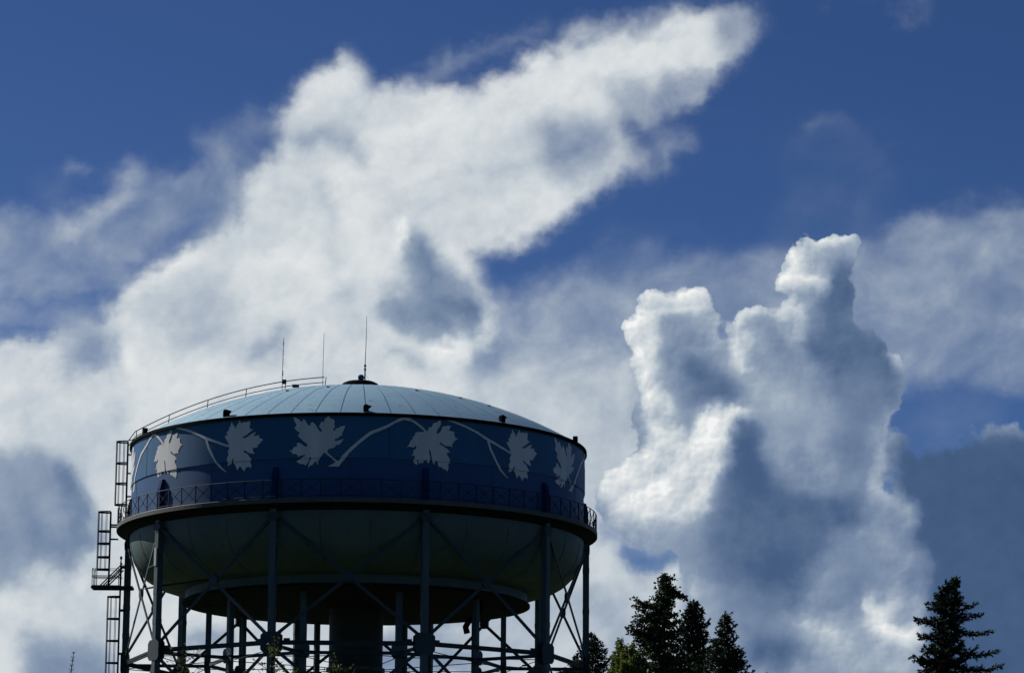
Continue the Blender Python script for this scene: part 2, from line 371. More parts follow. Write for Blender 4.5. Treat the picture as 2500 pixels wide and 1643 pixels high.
def row(chs, j):
    n = b.new('ShaderNodeRGBCurve'); b.put(n.inputs['Color'], uvec); mp = n.mapping
    for c, arr in enumerate(chs):
        vals = arr[j]; cu = mp.curves[c]; pts = cu.points
        keep = [0]
        for i in range(1, NU - 1):                       # drop points that lie on a straight line
            a0 = keep[-1]; e = vals[a0] + (vals[i + 1] - vals[a0]) * (i - a0) / (i + 1 - a0)
            if abs(e - vals[i]) > .004 or i - a0 >= 10: keep.append(i)
        keep.append(NU - 1)
        pts[0].location = (0, float(vals[0])); pts[1].location = (1, float(vals[-1]))
        for i in keep[1:-1]: pts.new(i / (NU - 1), float(vals[i]))
        for p in pts: p.handle_type = 'VECTOR'
    mp.update()
    return n.outputs[0]
acc1 = row((A1, S1, H2), 0); acc2 = row((D2, S2, H2), 0)
for j in range(1, NV):
    wgt = b.m('SUBTRACT', vn, float(j - 1), clamp=True)
    acc1 = b.mix(wgt, acc1, row((A1, S1, H2), j)); acc2 = b.mix(wgt, acc2, row((D2, S2, H2), j))
a1, s1, hh = b.sep(acc1)[:3]; d2, s2, _ = b.sep(acc2)[:3]
# inside / outside of the modelled part of the sky
wild = b.noise(d, 3.2, 7., .58); wild2 = b.noise(d, 9., 6., .55)
jag = b.m('MULTIPLY', b.m('SUBTRACT', b.noise(d, 16., 6., .6), .5), 900.)
uj = b.m('ADD', u, jag); vj = b.m('ADD', v, jag)
inn = b.m('MULTIPLY', b.ss(uj, U0 + 60, U0 + 330), b.ss(uj, U1 - 60, U1 - 330))
inn = b.m('MULTIPLY', inn, b.m('MULTIPLY', b.ss(vj, V0 + 30, V0 + 240), b.ss(dF, .3, .5)))
inn = b.m('MULTIPLY', inn, b.m('MULTIPLY', b.ss(u, U0, U0 + 60), b.ss(u, U1, U1 - 60)))
wa = b.m('MULTIPLY', b.ss(wild, .52, .66), b.ss(dF, -.1, .6, .35, 1.))
a1 = b.m('ADD', b.m('MULTIPLY', a1, inn), b.m('MULTIPLY', wa, b.m('SUBTRACT', 1., inn)))
s1 = b.m('ADD', b.m('MULTIPLY', s1, inn), b.m('MULTIPLY', b.m('MULTIPLY_ADD', wild2, .9, .15), b.m('SUBTRACT', 1., inn)))
d2 = b.m('MULTIPLY', d2, inn)
# fine structure
sa = CR * cos(R_(28)) + CU * sin(R_(28))          # the wind draws the thin cloud out along this line
dst = b.v('SUBTRACT', d, b.v('SCALE', tuple(sa), sc=b.m('MULTIPLY', b.v('DOT_PRODUCT', d, tuple(sa)), .28)))
n1 = b.noise(dst, 62., 8., .53, dist=.4)
n1b = b.noise(d, 60., 6., .5)
n3 = b.noise(d, 230., 5., .55)
# soft layer
q = b.m('ADD', a1, b.m('MULTIPLY', b.m('SUBTRACT', n1, .5), b.m('MULTIPLY', b.m('MULTIPLY', a1, b.m('SUBTRACT', 1.12, a1)), 3.2)))
al1 = b.m('MINIMUM', b.m('MAXIMUM', q, 0.), 1.)
sh1 = b.m('ADD', s1, b.m('MULTIPLY', b.m('SUBTRACT', n1, .5), .21))
sh1 = b.m('ADD', sh1, b.m('MULTIPLY', b.m('SUBTRACT', n3, .5), .12))
sh1 = b.m('ADD', sh1, b.m('MULTIPLY', relief, b.ss(s1, .88, .98, .07, .55)))
# cumulus layer
bump = b.m('MULTIPLY', b.m('SUBTRACT', .40, B0), .62)
q2 = b.m('ADD', d2, b.m('MULTIPLY', bump, b.m('MULTIPLY', d2, 1.6)))
q2 = b.m('ADD', q2, b.m('MULTIPLY_ADD', b.m('SUBTRACT', n3, .5), .12, .02))
al2 = b.ss(q2, .48, .57)
al2 = b.m('MULTIPLY', al2, b.ss(d2, .04, .2))
rel = b.m('MULTIPLY', b.m('MULTIPLY', relief, b.m('MULTIPLY_ADD', hh, .90, .10)), b.ss(s2, .30, .85, .25, 1.0))
sh2 = b.m('ADD', s2, rel)
sh2 = b.m('ADD', sh2, b.m('MULTIPLY', b.m('SUBTRACT', n1b, .5), .24))
sh2 = b.m('ADD', sh2, b.m('MULTIPLY', b.m('SUBTRACT', n3, .5), .10))
TONES = [(0, lin(50, 75, 111)), (.22, lin(70, 95, 131)), (.45, lin(116, 135, 163)), (.62, lin(150, 165, 184)), (.80, lin(196, 205, 212)), (.92, lin(221, 225, 227)), (1, lin(243, 244, 244))]
c1 = b.ramp(sh1, TONES); c2 = b.ramp(sh2, TONES)
sky = b.new('ShaderNodeTexSky', sky_type='NISHITA', sun_disc=False, sun_elevation=SUN_EL, sun_rotation=SUN_AZ, air_density=1.0, dust_density=.6, ozone_density=3.0, altitude=100)
STR = .1
blue = b.v('MULTIPLY', sky.outputs[0], (.172, .262, .462))
blue = b.v('SCALE', blue, sc=b.ss(b.v('DOT_PRODUCT', d, (0., 0., 1.)), .08, .32, 1.16, .92))
k10 = lambda c: b.v('SCALE', c, sc=1 / STR)
col = b.mix(al1, blue, k10(c1)); col = b.mix(al2, col, k10(c2))
bg = b.new('ShaderNodeBackground'); b.put(bg.inputs[0], col); bg.inputs[1].default_value = STR
wo = b.new('ShaderNodeOutputWorld'); nt.links.new(bg.outputs[0], wo.inputs[0])

# ------------------------------------------------------------------ materials
def mat(name, c0, c1=None, rough=.6, scale=3., spec=.4, metal=0., bump=0., detail=5., lo=.35, hi=.65, c2=None, streak=False, bscale=None, coat=0.):
    m = bpy.data.materials.new(name); m.use_nodes = True; t = m.node_tree; t.nodes.clear(); n = NB(t)
    o = n.new('ShaderNodeOutputMaterial'); p = n.new('ShaderNodeBsdfPrincipled'); t.links.new(p.outputs[0], o.inputs[0])
    p.inputs['Roughness'].default_value = rough; p.inputs['Metallic'].default_value = metal
    p.inputs['Specular IOR Level'].default_value = spec
    if coat: p.inputs['Coat Weight'].default_value = coat; p.inputs['Coat Roughness'].default_value = .35
    co = n.new('ShaderNodeTexCoord').outputs['Object']
    if streak:                                      # rain streaks: stretched along z
        mp = n.new('ShaderNodeMapping'); n.put(mp.inputs[0], co); mp.inputs['Scale'].default_value = (1.0, 1.0, .12); co2 = mp.outputs[0]
    else: co2 = co
    col = (*c0, 1)
    f = n.noise(co2, scale, detail, .6)
    if c1 is not None:
        col = n.mix(n.ss(f, lo, hi), (*c0, 1), (*c1, 1))
    if c2 is not None:
        f2 = n.noise(co, scale * 6.3, 4, .6)
        col = n.mix(n.ss(f2, .62, .70), col, (*c2, 1))
    n.put(p.inputs['Base Color'], col)
    if bump:
        bp = n.new('ShaderNodeBump'); bp.inputs['Strength'].default_value = bump; bp.inputs['Distance'].default_value = .05
        n.put(bp.inputs['Height'], n.noise(co, bscale or scale * 2, 4, .5)); t.links.new(bp.outputs[0], p.inputs['Normal'])
    return m
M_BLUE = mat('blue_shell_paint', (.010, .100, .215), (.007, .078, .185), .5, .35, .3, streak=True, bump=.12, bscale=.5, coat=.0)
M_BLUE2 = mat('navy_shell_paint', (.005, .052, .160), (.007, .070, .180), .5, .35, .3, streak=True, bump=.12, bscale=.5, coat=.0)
M_NAVY = mat('dark_blue_bracket_paint', (.004, .030, .105), (.004, .022, .085), .8, 2., .08)
M_LEAF = mat('off_white_mural_paint', (.62, .62, .61), (.52, .53, .53), .5, 1.2, .4, streak=True)
M_ROOF = mat('pale_blue_roof_paint', (.30, .48, .58), (.26, .43, .54), .5, .25, .4, bump=.08, c2=(.15, .26, .37))
M_SEAM = mat('roof_seam_sealant', (.13, .22, .29), (.18, .29, .37), .7, 2.)
M_SEAMB = mat('shell_weld_seam', (.006, .022, .070), (.008, .03, .09), .5, 2.)
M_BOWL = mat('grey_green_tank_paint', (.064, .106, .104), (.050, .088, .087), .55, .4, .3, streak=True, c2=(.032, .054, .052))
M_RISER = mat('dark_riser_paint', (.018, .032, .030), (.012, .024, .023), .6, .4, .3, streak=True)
M_STEEL = mat('blue_grey_steel_paint', (.050, .088, .100), (.038, .070, .082), .55, 1.1, .3, streak=True, c2=(.05, .06, .055))
M_BRACE = mat('dark_brace_paint', (.026, .046, .056), (.020, .036, .046), .6, 1.1, .25)
M_DECK = mat('weathered_deck_steel', (.060, .072, .060), (.042, .052, .048), .6, 1.5, .35)
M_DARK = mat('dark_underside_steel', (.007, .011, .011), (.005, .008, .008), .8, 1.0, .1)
M_GALV = mat('dark_railing_steel', (.014, .022, .030), (.022, .030, .036), .7, 3., .15)
M_VENT = mat('dark_vent_paint', (.003, .0035, .005), (.005, .006, .008), .9, 4., .03)
M_MAST = mat('aerial_whip', (.20, .22, .24), (.12, .13, .15), .5, 4.)
M_PALE = mat('pale_aerial_fibre', (.42, .44, .46), (.34, .36, .38), .5, 4.)
M_CONC = mat('concrete_footing', (.30, .29, .27), (.24, .23, .21), .85, 3., .2, bump=.3)
M_BARK = mat('fir_bark', (.045, .035, .028), (.03, .024, .02), .9, 6., .2, bump=.6)
M_GRASS = mat('rough_grass', (.040, .058, .022), (.055, .065, .03), .9, .6, .1, bump=.8, c2=(.09, .08, .045))
def leafmat(name, c0, c1, tr=.25):
    m = bpy.data.materials.new(name); m.use_nodes = True; t = m.node_tree; t.nodes.clear(); n = NB(t)
    o = n.new('ShaderNodeOutputMaterial'); p = n.new('ShaderNodeBsdfPrincipled'); p.inputs['Roughness'].default_value = .6; p.inputs['Specular IOR Level'].default_value = .25
    tl = n.new('ShaderNodeBsdfTranslucent'); mx = n.new('ShaderNodeMixShader'); mx.inputs[0].default_value = tr
    co = n.new('ShaderNodeTexCoord').outputs['Object']
    c = n.mix(n.ss(n.noise(co, 1.7, 4, .6), .35, .65), (*c0, 1), (*c1, 1))
    n.put(p.inputs['Base Color'], c); n.put(tl.inputs[0], c)
    t.links.new(p.outputs[0], mx.inputs[1]); t.links.new(tl.outputs[0], mx.inputs[2]); t.links.new(mx.outputs[0], o.inputs[0])
    return m
M_FIR = leafmat('fir_needles', (.018, .036, .016), (.030, .050, .018), .12)
M_FIR2 = leafmat('olive_foliage', (.024, .042, .014), (.038, .058, .018), .14)
M_CEDAR = leafmat('spruce_needles', (.014, .028, .016), (.024, .040, .018), .10)
M_MAPLE = leafmat('broad_green_leaves', (.075, .115, .018), (.14, .17, .03), .40)
M_SHOOT = leafmat('young_green_leaves', (.06, .085, .015), (.11, .13, .03), .35)

# ------------------------------------------------------------------ mesh helpers
def link(name, me, m, parent=None):
    o = bpy.data.objects.new(name, me); C.objects.link(o)
    if m: me.materials.append(m)
    if parent is not None: o.parent = parent
    return o
class MB:
    def __init__(s): s.v = []; s.f = []
    def add(s, vs, fs):
        k = len(s.v); s.v += [tuple(x) for x in vs]; s.f += [tuple(i + k for i in f) for f in fs]
    def box(s, c, ax, ay, az, hx, hy, hz):
        c = Vector(c); ax, ay, az = Vector(ax), Vector(ay), Vector(az)
        vs = [c + ax * hx * i + ay * hy * j + az * hz * k for i in (-1, 1) for j in (-1, 1) for k in (-1, 1)]
        s.add(vs, [(0, 1, 3, 2), (4, 6, 7, 5), (0, 4, 5, 1), (2, 3, 7, 6), (0, 2, 6, 4), (1, 5, 7, 3)])
    def bar(s, a, b, w, h=None, up=(0, 0, 1)):
        a, b = Vector(a), Vector(b); d = (b - a); L = d.length; d.normalize()
        x = d.cross(Vector(up))
        if x.length < 1e-4: x = d.cross(Vector((1, 0, 0)))
        x.normalize(); z = x.cross(d).normalized()
        s.box((a + b) / 2, x, d, z, w / 2, L / 2, (h or w) / 2)
    def tube(s, pts, r, n=6, closed=False, cap=True):
        pts = [Vector(p) for p in pts]; rs = r if isinstance(r, (list, tuple)) else [r] * len(pts); k = len(s.v); N = len(pts)
        prev = None
        for i, p in enumerate(pts):
            a = pts[(i - 1) % N] if (closed or i > 0) else p; b_ = pts[(i + 1) % N] if (closed or i < N - 1) else p
            d = (b_ - a).normalized()
            if prev is None:
                x = d.cross(Vector((0, 0, 1)))
                if x.length < .05: x = d.cross(Vector((1, 0, 0)))
            else: x = prev - d * prev.dot(d)
            x.normalize(); prev = x; y = d.cross(x)
            for j in range(n):
                t = 2 * pi * j / n; s.v.append(tuple(p + (x * cos(t) + y * sin(t)) * rs[i]))
        for i in range(N if closed else N - 1):
            for j in range(n):
                a = k + i * n + j; b_ = k + i * n + (j + 1) % n; i2 = (i + 1) % N
                s.f.append((a, b_, k + i2 * n + (j + 1) % n, k + i2 * n + j))
        if cap and not closed: s.f.append(tuple(range(k, k + n))); s.f.append(tuple(k + (N - 1) * n + j for j in range(n)))
    def lathe(s, prof, n=128, a0=0, a1=2 * pi):
        k = len(s.v); full = abs(a1 - a0 - 2 * pi) < 1e-6; m = n if full else n + 1
        for i in range(m):
            t = a0 + (a1 - a0) * i / n
            for r, z in prof: s.v.append((r * sin(t), -r * cos(t), z))
        P = len(prof)
        for i in range(n):
            for j in range(P - 1):
                i2 = (i + 1) % m
                s.f.append((k + i * P + j, k + i2 * P + j, k + i2 * P + j + 1, k + i * P + j + 1))
    def build(s, name, m, parent=None, smooth=False):
        me = bpy.data.meshes.new(name); me.from_pydata(s.v, [], s.f); me.update()
        bm = bmesh.new(); bm.from_mesh(me); bmesh.ops.recalc_face_normals(bm, faces=bm.faces); bm.to_mesh(me); bm.free()
        if smooth:
            for p in me.polygons: p.use_smooth = True
            me.set_sharp_from_angle(angle=R_(35))
        return link(name, me, m, parent)
def empty(name, loc, rz=0.0):
    o = bpy.data.objects.new(name, None); C.objects.link(o); o.location = loc; o.rotation_euler = (0, 0, rz); o.empty_display_size = 1; return o
def tag(o, label=None, cat=None, group=None, kind=None):
    for k, val in (('label', label), ('category', cat), ('group', group), ('kind', kind)):
        if val: o[k] = val
    return o

# ------------------------------------------------------------------ ground
g = MB(); G = 6000; N = 60
gx = [-G + 2 * G * i / N for i in range(N + 1)]
random.seed(3)
for j in range(N + 1):
    for i in range(N + 1):
        x, y = gx[i], gx[j]; r = math.hypot(x, y)
        g.v.append((x, y, 0 if r < 400 else -min(6, (r - 400) * .01) * (.6 + .4 * sin(x * .004) * cos(y * .005))))
for j in range(N):
    for i in range(N): a = j * (N + 1) + i; g.f.append((a, a + 1, a + N + 2, a + N + 1))
tag(g.build('ground', M_GRASS), kind='structure')

# ------------------------------------------------------------------ the water tower
TD, TAZ = 201.31, -0.048575
TX, TY = TD * sin(TAZ), TD * cos(TAZ)
tower = empty('water_tower', (TX, TY, 0), -TAZ)
tag(tower, 'huge blue water tank painted with white maple leaves, standing on many braced steel legs', 'water tower')
TI = (Matrix.Translation((TX, TY, 0)) @ Matrix.Rotation(-TAZ, 4, 'Z')).inverted()
def pol(r, ph, z): ph = R_(ph); return Vector((r * sin(ph), -r * cos(ph), z))
def to_cyl(px, py, R=14.5):
    """pixel of the tracing -> (angle, height) on the shell"""
    o = TI @ Vector((0, 0, CAMZ)); d_ = TI.to_3x3() @ ray(px, py)
    A = d_.x ** 2 + d_.y ** 2; B = 2 * (o.x * d_.x + o.y * d_.y); Cc = o.x ** 2 + o.y ** 2 - R * R
    D = max(B * B - 4 * A * Cc, 0); t = (-B - math.sqrt(D)) / (2 * A); p = o + d_ * t
    return math.atan2(p.x, -p.y), p.z
RIM, SEAMZ, DECK, RS = 34.52, to_cyl(760, 1117.5)[1], 29.32, 14.5
RL = RS - .06
# shell: two plate courses, the lower one set back under the lap
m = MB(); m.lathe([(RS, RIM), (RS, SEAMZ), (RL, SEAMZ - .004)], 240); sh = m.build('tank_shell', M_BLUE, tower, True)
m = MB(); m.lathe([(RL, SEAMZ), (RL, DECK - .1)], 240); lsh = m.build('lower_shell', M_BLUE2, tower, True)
m = MB(); m.lathe([(RS - .02, RIM + .02), (RS + .13, RIM + .02), (RS + .14, RIM - .17), (RS + .11, RIM - .17), (RS + .10, RIM - .04), (RS - .02, RIM - .05)], 240); m.build('rim_trim', M_VENT, tower)
m = MB()
def strip(mb, ph, r, z0, z1, w=.045, t=.012):
    a = R_(ph); rad = Vector((sin(a), -cos(a), 0)); tan = Vector((cos(a), sin(a), 0))
    mb.box(rad * (r + t / 2 - .01) + Vector((0, 0, (z0 + z1) / 2)), tan, rad, Vector((0, 0, 1)), w / 2, t / 2 + .01, (z1 - z0) / 2)
for k in range(10):
    m = MB(); strip(m, -29 + 36 * k, RS, SEAMZ + .003, RIM - .18); m.build('weld_seam', M_SEAMB, sh)
    m = MB(); strip(m, -38 + 36 * k, RL, DECK, SEAMZ - .02); m.build('weld_seam', M_SEAMB, lsh)

# painted mural, one third of the pattern traced and repeated five times round the shell
L1 = lambda p: [(690 + x / 10.425, 1000 + y / 10.425) for x, y in p]
L2 = lambda p: [(980 + x / 10.425, 1010 + y / 10.425) for x, y in p]
L3 = lambda p: [(530 + x / 10.43, 1010 + y / 10.43) for x, y in p]
L6 = lambda p: [(800 + x / 3.4, 880 + y / 3.4) for x, y in p]
leafA = L1([(280,170),(350,215),(410,240),(450,290),(490,305),(515,285),(515,235),(560,255),(610,320),(640,380),(685,405),(715,385),(715,330),(770,320),(830,370),(880,450),(930,530),(975,575),(1000,545),(990,500),(950,455),(920,420),(960,370),(990,300),(1010,295),(1030,320),(1060,315),(1070,280),(1055,260),(1110,210),(1165,135),(1200,180),(1215,230),(1270,235),(1330,290),(1315,370),(1335,430),(1290,500),(1300,545),(1330,540),(1360,480),(1430,460),(1480,420),(1600,405),(1560,510),(1520,590),(1515,665),(1480,655),(1440,690),(1400,735),(1340,740),(1325,780),(1370,800),(1420,780),(1500,760),(1570,740),(1500,820),(1450,885),(1350,895),(1335,950),(1250,980),(1170,1000),(1140,1050),(1120,1085),(1060,1095),(1010,1140),(960,1220),(905,1290),(885,1330),(910,1390),(880,1380),(835,1300),(800,1340),(740,1415),(700,1410),(655,1465),(640,1435),(680,1340),(730,1210),(700,1195),(680,1230),(660,1320),(610,1370),(580,1420),(540,1380),(430,1375),(390,1335),(335,1325),(400,1275),(460,1250),(520,1200),(580,1170),(555,1140),(500,1165),(440,1170),(400,1210),(385,1150),(320,1120),(260,1130),(225,1070),(160,1050),(235,1030),(300,950),(370,930),(365,850),(420,835),(480,870),(540,920),(610,945),(635,900),(600,850),(530,800),(460,740),(410,690),(390,630),(440,625),(430,580),(340,520),(300,450),(350,430),(350,370),(300,280)])
leafB = L2([(1000,160),(1005,270),(960,340),(920,400),(890,470),(915,510),(960,490),(1000,440),(1030,380),(1050,315),(1120,320),(1180,300),(1260,310),(1230,370),(1205,430),(1280,445),(1345,460),(1340,530),(1370,610),(1440,640),(1370,670),(1320,730),(1280,780),(1295,850),(1230,825),(1130,825),(1060,780),(990,720),(965,745),(1010,800),(1100,850),(1160,890),(1200,930),(1245,990),(1180,975),(1150,1030),(1190,1090),(1230,1160),(1235,1230),(1260,1285),(1210,1240),(1200,1290),(1210,1380),(1175,1465),(1130,1410),(1060,1400),(1045,1350),(960,1345),(935,1280),(930,1210),(880,1200),(855,1230),(855,1290),(800,1240),(780,1170),(765,1080),(750,980),(705,900),(690,920),(710,1010),(730,1120),(725,1190),(700,1260),(660,1230),(640,1180),(600,1170),(575,1200),(550,1250),(500,1240),(450,1275),(430,1180),(405,1170),(415,1280),(400,1290),(340,1265),(300,1190),(335,1140),(345,1070),(300,1055),(240,1080),(300,1000),(300,940),(370,890),(380,830),(350,815),(320,860),(200,835),(135,850),(200,780),(230,690),(290,630),(285,590),(350,540),(345,485),(440,460),(540,465),(600,440),(670,440),(695,345),(760,345),(820,235),(890,225),(940,180)])
leafC = L3([(375,200),(410,270),(450,320),(460,370),(485,370),(500,300),(550,240),(575,165),(610,225),(640,240),(680,200),(720,220),(780,205),(840,180),(850,260),(830,350),(870,395),(940,400),(870,440),(800,500),(720,560),(660,590),(665,620),(720,620),(790,580),(880,510),(990,460),(970,510),(940,575),(1000,560),(1080,540),(1070,600),(1180,660),(1120,710),(1090,770),(1030,790),(1055,840),(980,865),(915,865),(910,930),(960,1020),(880,1010),(800,990),(720,935),(680,930),(680,960),(720,1000),(790,1030),(830,1100),(890,1160),(840,1200),(840,1270),(870,1290),(850,1385),(800,1340),(720,1370),(685,1465),(630,1400),(590,1340),(550,1350),(510,1440),(480,1370),(440,1280),(405,1250),(425,1150),(395,1150),(375,1200),(370,1260),(310,1290),(265,1335),(270,1230),(250,1140),(300,1030),(270,970),(320,880),(300,820),(290,730),(240,660),(200,590),(225,550),(265,560),(250,460),(300,440),(310,360),(345,310)])
stalkA = L1([(1125,1010),(1145,1085),(1260,1190),(1380,1285),(1440,1285),(1530,1200),(1668,1060),(1668,1150),(1530,1310),(1480,1370),(1430,1445),(1150,1440),(1240,1390),(1350,1330),(1260,1250),(1150,1160),(1060,1090)])
def stroke(pts):
    """outline of a painted stroke from its centre line (x, y, half width)"""
    Lh, Rh = [], []
    fine = []
    for k in range(len(pts) - 1):
        p0 = pts[max(k - 1, 0)]; p1, p2 = pts[k], pts[k + 1]; p3 = pts[min(k + 2, len(pts) - 1)]
        for t in (0, .25, .5, .75):
            fine.append(tuple(.5 * (2 * b1 + (c1 - a1) * t + (2 * a1 - 5 * b1 + 4 * c1 - d1) * t * t + (-a1 + 3 * b1 - 3 * c1 + d1) * t ** 3) for a1, b1, c1, d1 in zip(p0, p1, p2, p3)))
    fine.append(pts[-1])
    for k, (x, y, w) in enumerate(fine):
        xa, ya, _ = fine[max(k - 1, 0)]; xb, yb, _ = fine[min(k + 1, len(fine) - 1)]
        dx, dy = xb - xa, yb - ya; L = math.hypot(dx, dy) or 1
        Lh.append((x - dy / L * w, y + dx / L * w)); Rh.append((x + dy / L * w, y - dx / L * w))
    return L6(Lh + Rh[::-1])
VINES = [stroke([(100,835,9),(130,800,14),(180,748,13),(240,694,13),(300,644,13),(360,601,13),(430,573,12),(500,543,11),(560,510,10),(620,484,12),(670,472,11),(745,465,2)]),
         stroke([(640,486,9),(700,499,9),(760,540,9),(822,596,8)]),
         stroke([(930,482,3),(985,492,6),(1040,508,7),(1150,552,8),(1250,605,9),(1320,652,11),(1400,697,9),(1515,768,8)]),
         stroke([(1326,650,9),(1348,730,9),(1385,812,8),(1420,880,8),(1460,935,6),(1500,977,2)])]
def mural(name, px, turns, lift=0.):
    poly = [to_cyl(x, y) for x, y in px]
    poly = [Vector((a * RS, z, 0)) for a, z in poly]
    parts = []
    for lower in (False, True):
        bm = bmesh.new(); vs = [bm.verts.new(p) for p in poly]
        for t in geometry.tessellate_polygon([poly]):
            try: bm.faces.new([vs[i] for i in t])
            except ValueError: pass
        bmesh.ops.bisect_plane(bm, geom=bm.verts[:] + bm.edges[:] + bm.faces[:], plane_co=(0, SEAMZ - .012, 0), plane_no=(0, 1, 0), clear_inner=not lower, clear_outer=lower)
        xs = [v_.co.x for v_ in bm.verts]
        if not xs: bm.free(); continue
        x = math.floor(min(xs) / .35) * .35
        while x < max(xs):
            bmesh.ops.bisect_plane(bm, geom=bm.verts[:] + bm.edges[:] + bm.faces[:], plane_co=(x, 0, 0), plane_no=(1, 0, 0)); x += .35
        r = (RL if lower else RS) + .012 + lift
        for v_ in bm.verts:
            a, z = v_.co.x / RS, v_.co.y; v_.co = (r * sin(a), -r * cos(a), min(z, RIM - .19))
        parts.append(bm)
    me = bpy.data.meshes.new(name); bm = bmesh.new()
    for q in parts:
        tmp = bpy.data.meshes.new('t'); q.to_mesh(tmp); bm.from_mesh(tmp); q.free(); bpy.data.meshes.remove(tmp)
    for f in bm.faces:
        c = f.calc_center_median(); f.normal_update()
        if f.normal.x * c.x + f.normal.y * c.y < 0: f.normal_flip()
    bm.to_mesh(me); bm.free()
    for i, k in enumerate(turns):
        o = link(name, me, M_LEAF if i == 0 else None, sh); o.rotation_euler = (0, 0, R_(72 * k))
TURN = (0, 1, -1); MK = 0
for nm, px in (('painted_leaf', leafA), ('painted_leaf', leafB), ('painted_leaf', leafC), ('painted_stalk', stalkA), *[('painted_vine', q_) for q_ in VINES]):
    MK += 1; mural(nm, px, TURN, .0025 * MK)

# roof
RISE = 3.92; RHO = (RS ** 2 + RISE ** 2) / (2 * RISE)
def rz(r): return RIM + .02 + RISE - (RHO - math.sqrt(RHO * RHO - r * r))
m = MB(); m.lathe([(r, rz(r)) for r in [.02] + [14.5 * i / 24 for i in range(1, 25)]], 360); roof = m.build('roof', M_ROOF, tower, True)
m = MB()
for k in range(60):
    ph = 6 * k + 1.3
    if 62 < (ph % 360) < 0: continue
    ps = [pol(r, ph, rz(r) + .022) for r in [1.3 + 13.1 * i / 24 for i in range(25)]]
    a = R_(ph); tan = Vector((cos(a), sin(a), 0)) * .019
    kk = len(m.v)
    for p in ps: m.v += [tuple(p - tan), tuple(p + tan), tuple(p + Vector((0, 0, .006)))]
    for i in range(24):
        q = kk + 3 * i; m.f += [(q, q + 3, q + 5, q + 2), (q + 2, q + 5, q + 4, q + 1)]
m.build('roof_seam_pattern', M_SEAM, roof)
m = MB(); random.seed(8)
for ph, r in ((-14, 8.2), (24, 8.6), (41, 9.5), (48, 10.8), (-30, 9.0)):
    m = MB(); c = pol(r, ph, rz(r) + .02); m.box(c, (1, 0, 0), (0, 1, 0), (0, 0, 1), .09, .09, .035); m.build('roof_fitting', M_SEAM, roof)
# central vent cap
zc = 38.80
zc += .05
m = MB(); m.lathe([(.0, zc + .33), (.5, zc + .31), (.9, zc + .24), (1.12, zc + .14), (1.22, zc + .02), (1.2, zc - .04), (.62, zc - .04), (.6, rz(.6) - .1)], 40)
cap = m.build('vent_cap', M_VENT, tower, True)
# rim hoods
for k in range(10):
    ph = 1.5 + 36 * k; a = R_(ph); rad = Vector((sin(a), -cos(a), 0)); tan = Vector((cos(a), sin(a), 0)); up = Vector((0, 0, 1))
    m = MB(); base = rad * 14.22 + up * rz(14.22); n = 10
    prof = [(-.16, -.05), (-.16, .26)] + [(-.16 * cos(t), .26 + .14 * sin(t)) for t in [pi * i / 8 for i in range(1, 8)]] + [(.16, .26), (.16, -.05)]
    k0 = len(m.v)
    for dr in (-.12, .14):
        for x, z in prof: m.v.append(tuple(base + tan * x + up * z + rad * dr))
    P = len(prof)
    for i in range(P - 1): m.f.append((k0 + i, k0 + i + 1, k0 + P + i + 1, k0 + P + i))
    m.f.append(tuple(range(k0, k0 + P))); m.f.append(tuple(range(k0 + P, k0 + 2 * P)))
    m.add([base + tan * .10 + up * .36 + rad * .1, base + tan * .34 + up * .30 + rad * .1, base + tan * .14 + up * .10 + rad * .1, base + tan * .10 + up * .36 - rad * .1, base + tan * .34 + up * .30 - rad * .1, base + tan * .14 + up * .10 - rad * .1], [(0, 1, 2), (3, 5, 4), (0, 3, 4, 1), (1, 4, 5, 2), (2, 5, 3, 0)])
    m.build('roof_hood', M_VENT, tower)

# balcony: deck, fascia and the conical girder beneath
RB = 15.30
m = MB(); m.lathe([(RL, DECK - .02), (RB, DECK), (RB + .015, DECK - .02), (RB + .015, DECK - .27), (RB - .02, DECK - .28)], 200); m.build('balcony_deck', M_DECK, tower)
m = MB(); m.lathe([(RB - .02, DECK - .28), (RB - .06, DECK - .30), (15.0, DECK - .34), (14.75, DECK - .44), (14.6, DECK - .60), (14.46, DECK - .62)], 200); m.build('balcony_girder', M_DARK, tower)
rail = MB().build('balcony_railing', M_GALV, tower)
RP = RB - .05; NP = 80
m = MB()
for z, r in ((DECK + 1.1, .028), (DECK + .12, .018)):
    m.tube([pol(RP, 360 * i / 160, z) for i in range(160)], r, 5, True)
m.build('handrail', M_GALV, rail)
me0 = None
for k in range(NP):
    ph = 360 / NP * k + .6
    if me0 is None:
        q = MB(); q.bar(pol(RP, 0, DECK), pol(RP, 0, DECK + 1.12), .055, .055, (0, 1, 0)); o = q.build('rail_post', M_GALV, rail); me0 = o.data
    else: o = link('rail_post', me0, None, rail)
    o.rotation_euler = (0, 0, R_(ph))
me0 = None; q = MB(); w = 180 / NP
q.bar(pol(RP, -w, DECK + .14), pol(RP, w, DECK + 1.05), .028); q.bar(pol(RP - .03, w, DECK + .14), pol(RP - .03, -w, DECK + 1.05), .028)
q.box(pol(RP - .015, 0, DECK + .6), (1, 0, 0), (0, 1, 0), (0, 0, 1), .05, .02, .05)
for k in range(NP):
    if me0 is None: o = q.build('rail_lattice', M_GALV, rail); me0 = o.data
    else: o = link('rail_lattice', me0, None, rail)
    o.rotation_euler = (0, 0, R_(360 / NP * (k + .5) + .6))

